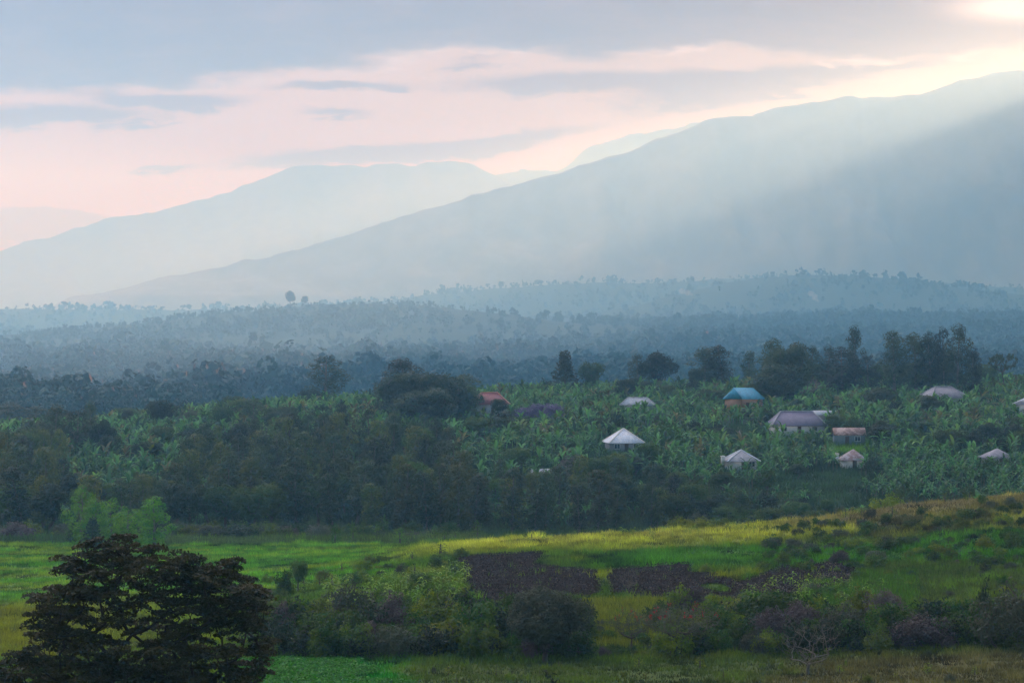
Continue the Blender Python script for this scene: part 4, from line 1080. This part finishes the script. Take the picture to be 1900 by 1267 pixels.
def proto_banana(seed, nleaf=9, nseg=5):
    r_ = np.random.default_rng(seed); lf = MB(); st = MB(); h = 4.4
    for (ox, oy, sc) in ((0, 0, 1.0), (0.9, 0.4, 0.7)):
        st.tube([np.array((ox, oy, -0.4)), np.array((ox, oy, 1.2 * sc)), np.array((ox, oy, 2.2 * sc))], [0.17, 0.14, 0.09], 6)
        for i in range(nleaf):
            v, f = banana_leaf(i * 2.4 + r_.random() * 0.8, r_.uniform(1.7, 2.8) * sc, 0.30 * sc, (r_.uniform(1.15, 1.56) if i % 2 else r_.uniform(0.2, 1.2)), r_.uniform(1.8, 2.2) * sc, r_, nseg)
            lf.add([p + (ox, oy, 0) for p in v], f)
    return lf, st, h
B_HI = []
for i in range(4):
    lf, st, h = proto_banana(300 + i); B_HI.append((lf.mesh('foliage', L_BAN), st.mesh('stem', L_BSTEM, True), h, 4.4))
PR['banana'] = B_HI
def blocked(px, row, Y):
    if 1535 < px < 1630 and 815 < row < 846: return True
    if 1355 < px < 1392 and 790 < row < 833: return True
    for hx, hy, hw, hd in HOUSES:
        fr = {1157: 16, 1575: 36, 1380: 26, 1375: 13, 1583: 12, 1905: 20, 908: 24, 1183: 11, 1750: 13, 1850: 3, 1152: 1, 1006: 1, 1528: 6, 1478: 13}.get(hx, 13)
        if abs(px - hx) < hw and -fr < Y - hy < hd: return True
    return False
bp = []
def ban_density(px, row, X, Y):
    d = 1.0 if px > 880 else (1.0 if 100 < px < 600 or Y > 560 else 0.35)
    if px > 1150 and row > 940: d *= 0.2
    return d
gx, gy = np.meshgrid(np.arange(-215, 215, 2.9), np.arange(452, 812, 3.1))
gx = (gx + rng.uniform(-1.0, 1.0, gx.shape)).ravel(); gy = (gy + rng.uniform(-1.1, 1.1, gy.shape)).ravel()
gz = H(gx, gy); gpx = gx / gy * F + 950; grow = HZ - gz / gy * F
pn = fbm(gx / 22, gy / 22, 91, 3)
pn2 = np.clip(0.5 + 2.0 * fbm(gx / 7, gy / 9, 95, 3), 0, 1)
grv = np.array([(a, b) for a, b, c__ in grove])
for i in range(len(gx)):
    X, Y, px, row = gx[i], gy[i], gpx[i], grow[i]
    if px < -170 or px > 2110: continue
    if rng.random() > ban_density(px, row, X, Y): continue
    if rng.random() < 0.45 * pn2[i]: continue
    if pn[i] > 0.30 or blocked(px, row, Y): continue
    if px < 1350 and Y < 560 and (np.min((grv[:, 0] - X) ** 2 + (grv[:, 1] - Y) ** 2) < 2.0 ** 2): continue
    bp.append((Y, X, px, gz[i], row))
bp.sort()
# the nearest that stand clear of the grove become individuals
ind = [b for b in bp if (1180 < b[2] < 1925 and b[4] < 945) or (125 < b[2] < 330 and b[0] > 520)][:290]
inds = set((b[0], b[1]) for b in ind)
for Y, X, px, z, row in ind:
    zone = ('left of the low pale roof', 'below the low pale roof', 'between the two low roofs', 'below the patched roof', 'below the large dark tree', 'near the right edge')[int(np.searchsorted([1330, 1420, 1540, 1600, 1700], px))]
    if px > 1780: zone = 'at the right edge'
    dep = 'first' if row > 930 else 'second' if row > 915 else 'third' if row > 900 else 'fourth' if row > 880 else 'upper'
    lb = ('tall' if random.random() < 0.5 else 'low') + ' ragged banana plant in the ' + dep + ' rows ' + zone; lb = (lb, 'banana plants in the front rows of the gardens')
    h = random.uniform(2.6, 5.2)
    plant('banana', px, Y, name='banana_plant', label=lb[0], cat='banana plant', group=lb[1], h=h, wid=h * 0.8)
def merged_bananas(rest):
    r_ = np.random.default_rng(5)
    protos = []
    for s_ in range(5):
        lf, st, h = proto_banana(400 + s_, 7, 3); lf.add(st.v, st.f)
        protos.append((np.array(lf.v), lf.f))
    Vs = []; Fs = []; Cs = []; off = 0
    for Y, X, px, z, row in rest:
        v, f = protos[r_.integers(5)]; s_ = r_.uniform(0.55, 1.3); a = r_.random() * 6.28
        Rm = np.array(((math.cos(a), -math.sin(a), 0), (math.sin(a), math.cos(a), 0), (0, 0, 1)))
        tl = r_.normal(0, 0.10, 2); vv = (v @ Rm.T) * s_; vv[:, 0] += vv[:, 2] * tl[0]; vv[:, 1] += vv[:, 2] * tl[1]; Vs.append(vv + (X, Y, z)); Fs.append(np.array(f) + off); off += len(v)
        c_ = np.array((0.065, 0.15, 0.05)) * r_.uniform(0.35, 1.7) + np.array((0.04, 0.03, 0.0)) * (r_.random() < 0.12)
        if r_.random() < 0.07: c_ = np.array((0.11, 0.115, 0.045)) * r_.uniform(0.6, 1.3)
        Cs.append(np.repeat(np.tile(c_, (len(v) // 3 + 1, 1)) * np.repeat(r_.uniform(0.5, 1.5, (len(v) // 12 + 1, 1)), 4, 0)[:len(v) // 3 + 1], 3, 0)[:len(v)])
    link('banana_plantation', mesh('banana_plantation', np.concatenate(Vs), np.concatenate(Fs), S_BAN, np.concatenate(Cs)),
         kind='stuff', label='banana gardens covering the village hill', category='banana plants')
merged_bananas([b for b in bp if (b[0], b[1]) not in inds])

_ex = [(px2x(q[0], q[1]), q[1]) for q in TREES if q[1] > 450]
def free_spot(px, Y, X):
    z = hz(X, Y); row = HZ - z / Y * F
    if blocked(px, row, Y) or blocked(px, row - 12, Y - 6): return False
    if px < 900 and Y < 565 and not (130 < px < 330 and Y > 520): return False
    return float(fbm(np.array([X / 22]), np.array([Y / 22]), 91, 3)[0]) > 0.12
scatter(['bush', 'dbush', 'rmid', 'rdark', 'gbush'], [3, 4, 4, 4, 1], (-20, 1910), (480, 740), 190, (2.6, 6.5), 'shrub', 'shrub', 'bush', 'in the banana gardens',
        [(200, 'at the left edge'), (420, 'by the left field'), (700, 'left of the big tree clump'), (900, 'near the red roof'), (1080, 'around the jacaranda'), (1250, 'around the white pyramid roof'), (1420, 'near the turquoise roof'), (1560, 'around the purple roof'), (1700, 'near the rusty shed'), (1999, 'below the mauve roof')], 3.0, cond=free_spot, wf=1.15)

# ------------------------------------------------------------------ far woods
def far_woods():
    r_ = np.random.default_rng(99)
    N = 74000
    Y = np.exp(r_.uniform(math.log(840), math.log(7400), N)); T = r_.uniform(-0.26, 0.26, N)
    q_ = Y > 980 + 520 * sst(T * F + 950, 320, 640); Y = Y[q_]; T = T[q_]; N = len(Y)
    # even density over the ground: weight by area
    X = T * Y
    dn = fbm(X / 260, Y / 420, 61, 4) + 0.10
    woods = sst(dn, -0.12, 0.12)
    keep = r_.random(N) < (0.16 + 0.84 * woods) * np.where(Y < 2600, 0.85, np.where(Y < 4900, 0.6, 0.5))
    X, Y, dn = X[keep], Y[keep], dn[keep]
    # thin very near rows so spacing stays at least a few metres
    Z = H(X, Y); n = len(X)
    big = fbm(X / 80, Y / 80, 63, 3)
    h = r_.uniform(7, 12, n) * np.where(r_.random(n) < 0.05, 1.35, 1.0) * (1 + 0.9 * np.clip(big, -0.3, 0.6)) * np.where(dn > 0.25, 1.3, 1.0)
    h *= (1 + 0.35 * sst(Y, 1000, 1900)) * np.where((Y > 4150) & (Y < 4750) & (X / Y * F + 950 < 900), 0.5, 1.0)
    wd = h * r_.uniform(0.5, 1.0, n)
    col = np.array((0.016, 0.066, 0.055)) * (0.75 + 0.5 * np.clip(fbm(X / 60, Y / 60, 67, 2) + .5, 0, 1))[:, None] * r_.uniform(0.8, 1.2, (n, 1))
    Vs = []; Cs = []
    for lo, hi, k_ in ((0, 1300, 230), (1300, 1900, 130), (1900, 2800, 64), (2800, 4600, 30), (4600, 9999, 16)):
        m_ = (Y >= lo) & (Y < hi); c = m_.sum()
        if c == 0: continue
        d = r_.normal(0, 1, (c, k_, 3)); d /= np.linalg.norm(d, axis=2, keepdims=True)
        nb = 7
        lob = r_.normal(0, 0.28, (c, nb, 3)); lob[:, :, 2] = r_.uniform(-0.32, 0.36, (c, nb)); lob[:, :, :2] *= (0.9 - 0.9 * np.abs(lob[:, :, 2:3]))
        li = r_.integers(0, nb, (c, k_)); lc = np.take_along_axis(lob, li[:, :, None].repeat(3, 2), 1)
        p = lc + d * np.array((0.26, 0.26, 0.17)) * 0.95
        cen = np.stack((p[..., 0] * wd[m_][:, None], p[..., 1] * wd[m_][:, None], (p[..., 2] + 0.5) * h[m_][:, None]), -1)
        cen = cen + np.stack((X[m_], Y[m_], Z[m_]), -1)[:, None, :]
        s = (wd[m_] * (2.0 / math.sqrt(k_)))[:, None].repeat(k_, 1)
        v, f = leafset(cen.reshape(-1, 3), (d + (0, 0, 0.2)).reshape(-1, 3), s.ravel(), 0.8, 0.55, r_)
        Vs.append(v); Cs.append(np.repeat(col[m_], k_ * 4, 0))
    v = np.concatenate(Vs); print('far tree quads', len(v) // 4, 'trees', n)
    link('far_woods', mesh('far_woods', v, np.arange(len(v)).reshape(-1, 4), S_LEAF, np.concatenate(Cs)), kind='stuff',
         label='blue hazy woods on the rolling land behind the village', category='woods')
far_woods()
for px, Y, hh, wpx, k_, lb in ((540, 4480, 34, 22, 'rdark', 'lone tall round tree on the left far ridge'),
                          (566, 4480, 20, 14, 'rdark', 'small tree just right of the lone tall tree on the far ridge'),
                          (350, 4490, 15, 11, 'cdark', 'pointed tree in the clump on the far left ridge'),
                          (332, 4490, 12, 15, 'rdark', 'round tree in the clump on the far left ridge'),
                          (167, 4490, 11, 13, 'rdark', 'small round tree low on the far left ridge'),
                          (1143, 6940, 24, 6, 'slim', 'tiny upright tree on the farthest ridge in the middle')):
    plant(k_, px, Y, name='ridge_tree', label=lb, cat='tree', h=hh, wpx=wpx)

# ------------------------------------------------------------------ grass
def grass():
    r_ = np.random.default_rng(17)
    Vs = []; Cs = []
    def blades(X, Y, h, w_, col, k_, spread, lean=0.35):
        n = len(X); Z = H(X, Y)
        bx = X[:, None] + r_.normal(0, spread, (n, k_)); by = Y[:, None] + r_.normal(0, spread, (n, k_))
        bz = Z[:, None] - 0.05 + 0 * bx
        hh = h[:, None] * r_.uniform(0.5, 1.2, (n, k_)); a = r_.uniform(0, math.pi, (n, k_))
        lx = r_.normal(0, lean, (n, k_)) * hh; ly = r_.normal(0, lean, (n, k_)) * hh
        wx = np.cos(a) * w_; wy = np.sin(a) * w_
        v = np.stack((np.stack((bx - wx, by - wy, bz), -1), np.stack((bx + wx, by + wy, bz), -1), np.stack((bx + lx, by + ly, bz + hh), -1)), 2)
        Vs.append(v.reshape(-1, 3)); Cs.append(np.repeat(np.repeat(col, k_, 0) * r_.uniform(0.75, 1.35, (n * k_, 1)), 3, 0))
    N = 215000
    Y = np.sqrt(r_.uniform(135 ** 2, 424 ** 2, N)); px = r_.uniform(-200, 2120, N); X = (px - 950) / F * Y
    ok = ~soil_mask(X, Y) | (r_.random(N) < 0.03)
    ok &= ~((Y > 345) & (px > 1000))
    X, Y, px = X[ok], Y[ok], px[ok]
    n1 = fbm(X / 3.2, Y / 3.2, 71, 3); n2 = fbm(X / 14, Y / 14, 73, 3)
    n3 = fbm(X / 1.3, Y / 1.6, 72, 2)
    h = 0.26 + 0.6 * np.clip(n1 + 0.15, 0, 1) + 0.45 * np.clip(n2, 0, 1) + 0.55 * np.clip(n3 - 0.05, 0, 1)
    h *= np.where((Y > 262) & (px < 760), 0.65, 1.0) * np.where((Y < 185), 0.7, 1.0) * (0.7 + Y / 500)
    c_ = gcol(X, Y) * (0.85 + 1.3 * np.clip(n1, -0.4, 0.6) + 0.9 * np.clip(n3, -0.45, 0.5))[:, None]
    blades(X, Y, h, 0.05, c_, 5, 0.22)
    # rough growth on the floor of the hollow and between the gardens
    N = 66000
    Y = np.sqrt(r_.uniform(404 ** 2, 600 ** 2, N)); px = r_.uniform(-180, 2100, N); X = (px - 950) / F * Y
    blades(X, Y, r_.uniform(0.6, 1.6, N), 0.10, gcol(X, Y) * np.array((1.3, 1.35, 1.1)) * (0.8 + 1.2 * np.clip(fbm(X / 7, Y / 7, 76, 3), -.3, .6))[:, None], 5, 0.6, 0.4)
    # tall pale seed grass on the crest
    N = 26000
    px = r_.uniform(880, 2120, N); Y = r_.uniform(300, 345, N); X = (px - 950) / F * Y
    ok = (fbm(X / 8, Y / 5, 75, 3) + 0.25 * (px > 1450) > 0.02) & (Y > 318 + fbm(X / 6, X * 0, 78, 2) * 8) & ~soil_mask(X, Y); X, Y = X[ok], Y[ok]
    blades(X, Y, r_.uniform(0.35, 0.75, len(X)), 0.025, np.tile((0.25, 0.22, 0.11), (len(X), 1)), 5, 0.2, 0.25)
    # golden/reedy gap in the hedge and reeds right of the soil
    for (a, b, y0, y1, n_, hh, cc) in ((1080, 1240, 196, 226, 5000, 0.8, (0.17, 0.20, 0.03)), (1380, 1700, 205, 252, 9000, 0.95, (0.07, 0.16, 0.02)),
                                       (1600, 1900, 215, 262, 7000, 0.7, (0.09, 0.13, 0.03)), (-20, 120, 190, 262, 5000, 0.6, (0.19, 0.21, 0.03)),
                                       (500, 900, 400, 420, 6000, 1.6, (0.09, 0.14, 0.04)), (-20, 130, 400, 420, 2500, 1.3, (0.06, 0.10, 0.04)), (300, 520, 396, 416, 3000, 1.3, (0.09, 0.14, 0.05))):
        px = r_.uniform(a, b, n_); Y = r_.uniform(y0, y1, n_); X = (px - 950) / F * Y
        ok = ~soil_mask(X, Y); X, Y = X[ok], Y[ok]
        blades(X, Y, r_.uniform(0.5, 1.1, len(X)) * hh, 0.05, np.tile(cc, (len(X), 1)) * r_.uniform(0.6, 1.3, (len(X), 1)), 4, 0.25, 0.22)
    v = np.concatenate(Vs)
    link('grass', mesh('grass', v, np.arange(len(v)).reshape(-1, 3), S_GRASS, np.concatenate(Cs)), kind='stuff', label='grass on the slopes and the meadow', category='grass')
    # leafy low crop at the bottom
    N = 34000
    px = r_.uniform(430, 830, N); Y = r_.uniform(138, 190, N); X = (px - 950) / F * Y
    lim = 690 + 120 * fbm(X / 6, Y / 6, 81, 2) + (175 - Y) * 2.0
    ok = px < lim; X, Y = X[ok], Y[ok]; Z = H(X, Y)
    k_ = 4; n = len(X)
    cen = np.stack((X, Y, Z + 0.12 + 0.22 * np.clip(fbm(X * .9, Y * .9, 83, 2) + .4, 0, 1)), -1)[:, None, :] + r_.normal(0, (0.12, 0.12, 0.06), (n, k_, 3))
    v, f = leafset(cen.reshape(-1, 3), np.tile((0, -0.2, 1.0), (n * k_, 1)), 0.17, 0.8, 0.5, r_)
    cc = np.array((0.035, 0.16, 0.012)) * r_.uniform(0.6, 1.5, (n * k_, 1)); li = r_.random(n * k_) < 0.10; cc[li] = (0.12, 0.30, 0.08)
    link('vegetable_crop', mesh('vegetable_crop', v, f, S_GRASS, np.repeat(cc, 4, 0)), kind='stuff', label='low leafy green crop at the bottom', category='crop')
grass()

# soil clods and dry straw on the ploughed land
def clods():
    r_ = np.random.default_rng(23); Vs = []; Cs = []
    N = 110000; px = r_.uniform(830, 1620, N); Y = r_.uniform(200, 305, N); X = (px - 950) / F * Y
    ok = soil_mask(X, Y); X, Y, px = X[ok], Y[ok], px[ok]; Z = H(X, Y) + 0.2; n = len(X)
    v, f = leafset(np.stack((X, Y, Z + r_.uniform(0, 0.15, n)), -1), np.tile((0, -0.6, 1.0), (n, 1)), 0.12, 0.8, 0.8, r_)
    c_ = np.array((0.012, 0.005, 0.0025)) * r_.uniform(0.4, 2.4, (n, 1)); s_ = r_.random(n) < (0.03 + 0.25 * ((px > 1370) & (fbm(X / 5, Y / 5, 87, 3) > 0.1))); c_[s_] = (0.16, 0.13, 0.10)
    link('soil_clods', mesh('soil_clods', v, f, S_SOILC, np.repeat(c_, 4, 0)), kind='stuff', label='clods and straw on the ploughed soil', category='soil')
S_SOILC = stuff_leaf_mat('clods', 0.0)
clods()

# ------------------------------------------------------------------ the acacia in front
def acacia():
    r_ = np.random.default_rng(77); Yc = 112.0
    X0 = px2x(285, Yc); zg = hz(X0, Yc)
    root = empty('acacia_tree', (X0, Yc, zg), 'big dark spreading acacia with layered flat foliage in the lower left corner', 'tree')
    poly = [(62, 1150), (60, 1115), (100, 1088), (112, 1040), (150, 1012), (200, 994), (250, 990), (292, 1003), (305, 1030), (345, 1028), (380, 1036), (400, 1052), (430, 1036),
            (446, 1040), (440, 1066), (462, 1072), (490, 1105), (492, 1150), (500, 1190), (496, 1230), (478, 1262), (480, 1360), (0, 1360), (-20, 1260), (20, 1225), (60, 1195), (72, 1170)]
    pads = []; bare = []
    t_ = 0
    while len(pads) < 680 and t_ < 90000:
        t_ += 1
        px = r_.uniform(-20, 505); row = r_.uniform(988, 1355)
        if not inpoly(np.array([px]), np.array([row]), poly)[0]: continue
        # the open middle where the limbs show
        hole = ((px - 250) / 112.0) ** 2 + ((row - 1150) / 38.0) ** 2
        if hole < 1 and r_.random() < 0.58: continue
        edge_t = max(0.0, min(1.0, (row - 990) / 90.0))
        dpt = r_.uniform(-4.0, 4.0) * edge_t * (0.6 if row < 1200 else 1.0)
        x, y, z = px2x(px, Yc) - X0, dpt, row2z(row, Yc) - zg
        x *= (Yc + dpt) / Yc; z = (z + zg) * (Yc + dpt) / Yc - zg
        if any((x - a) ** 2 + (y - b) ** 2 + ((z - c__) * 2.0) ** 2 < 0.42 ** 2 for a, b, c__ in pads): continue
        pads.append((x, y, z))
    mb = branch_tree([(x, y, z - 0.12) for x, y, z in pads], (0, 0, 1.6), r_, 0.36, 0.018, wob=0.07, sides=5)
    mb.tube([np.array((0.1, 0, -0.6)), np.array((0.05, 0, 0.6)), np.array((0, 0, 1.65))], [0.46, 0.40, 0.37], 9)
    link('trunk', mb.mesh('trunk', M_DKBARK, True), root)
    cs = []; os_ = []
    for x, y, z in pads:
        rr = r_.uniform(0.38, 0.78); n = int(350 * rr)
        a = r_.random(n) * 6.283; q = np.sqrt(r_.random(n)) * rr
        tx, ty = r_.normal(0, 0.18, 2)
        px_, py_ = np.cos(a) * q, np.sin(a) * q * 0.8
        cs.append(np.stack((x + px_, y + py_, z + px_ * tx + py_ * ty + 0.24 * (1 - (q / rr) ** 2) * rr + r_.normal(0, 0.045, n)), -1))
        os_.append(np.stack((np.cos(a) * q * 0.5, np.sin(a) * q * 0.5, np.ones(n)), -1))
    v, f = leafset(np.concatenate(cs), np.concatenate(os_), 0.085, 1.7, 0.6, r_)
    print('acacia quads', len(f))
    link('crown', mesh('crown', v, f, L_ACAC), root)
acacia()

# ------------------------------------------------------------------ smoke from cooking fires on the far hill
def smoke():
    m = bpy.data.materials.new('smoke'); m.use_nodes = True; t_ = m.node_tree; t_.nodes.clear()
    p = t_.nodes.new('ShaderNodeVolumePrincipled'); o = t_.nodes.new('ShaderNodeOutputMaterial')
    p.inputs['Color'].default_value = (0.93, 0.93, 0.95, 1); p.inputs['Density'].default_value = 0.016
    t_.links.new(p.outputs[0], o.inputs['Volume'])
    for k_, (px, row, Y, hh, drift, lb) in enumerate(((1518, 562, 5000, 26, -22, 'white smoke rising from a fire on the right far hill'), (1285, 548, 5300, 12, -34, 'thin smoke drifting left low on the far hill'))):
        mb = MB(); n = 9; pth = []; rad = []
        for i in range(n):
            u = i / (n - 1); pth.append(np.array((drift * u ** 1.5 + math.sin(i * 1.7) * 1.5, math.cos(i * 1.3) * 2, hh * u))); rad.append(1.0 + 6.0 * math.sin(min(1, u * 1.1) * math.pi * 0.8) * (1 + 0.25 * math.sin(i * 2.3)))
        rad[-1] = 0.5; mb.tube(pth, rad, 12)
        mb.f.append(tuple(range(11, -1, -1))); mb.f.append(tuple((n - 1) * 12 + q for q in range(12)))
        X = px2x(px, Y)
        link('smoke_plume', mb.mesh('smoke_plume', m, True), None, (X, Y, max(hz(X, Y), row2z(row, Y))), label=lb, category='smoke')
smoke()

# ------------------------------------------------------------------ haze
def haze():
    mb = MB(); mb.box(-10500, -700, -110, 10500, 15900, 830)
    m = bpy.data.materials.new('haze'); m.use_nodes = True; t_ = m.node_tree; t_.nodes.clear()
    p = t_.nodes.new('ShaderNodeVolumePrincipled'); o = t_.nodes.new('ShaderNodeOutputMaterial')
    p.inputs['Color'].default_value = (0.24, 0.60, 1.0, 1); p.inputs['Absorption Color'].default_value = (1, 1, 1, 1); p.inputs['Density'].default_value = 0.000235
    p.inputs['Anisotropy'].default_value = 0.58
    t_.links.new(p.outputs[0], o.inputs['Volume'])
    link('haze', mb.mesh('haze', m), kind='stuff', label='pale blue haze filling the valley', category='haze')
haze()
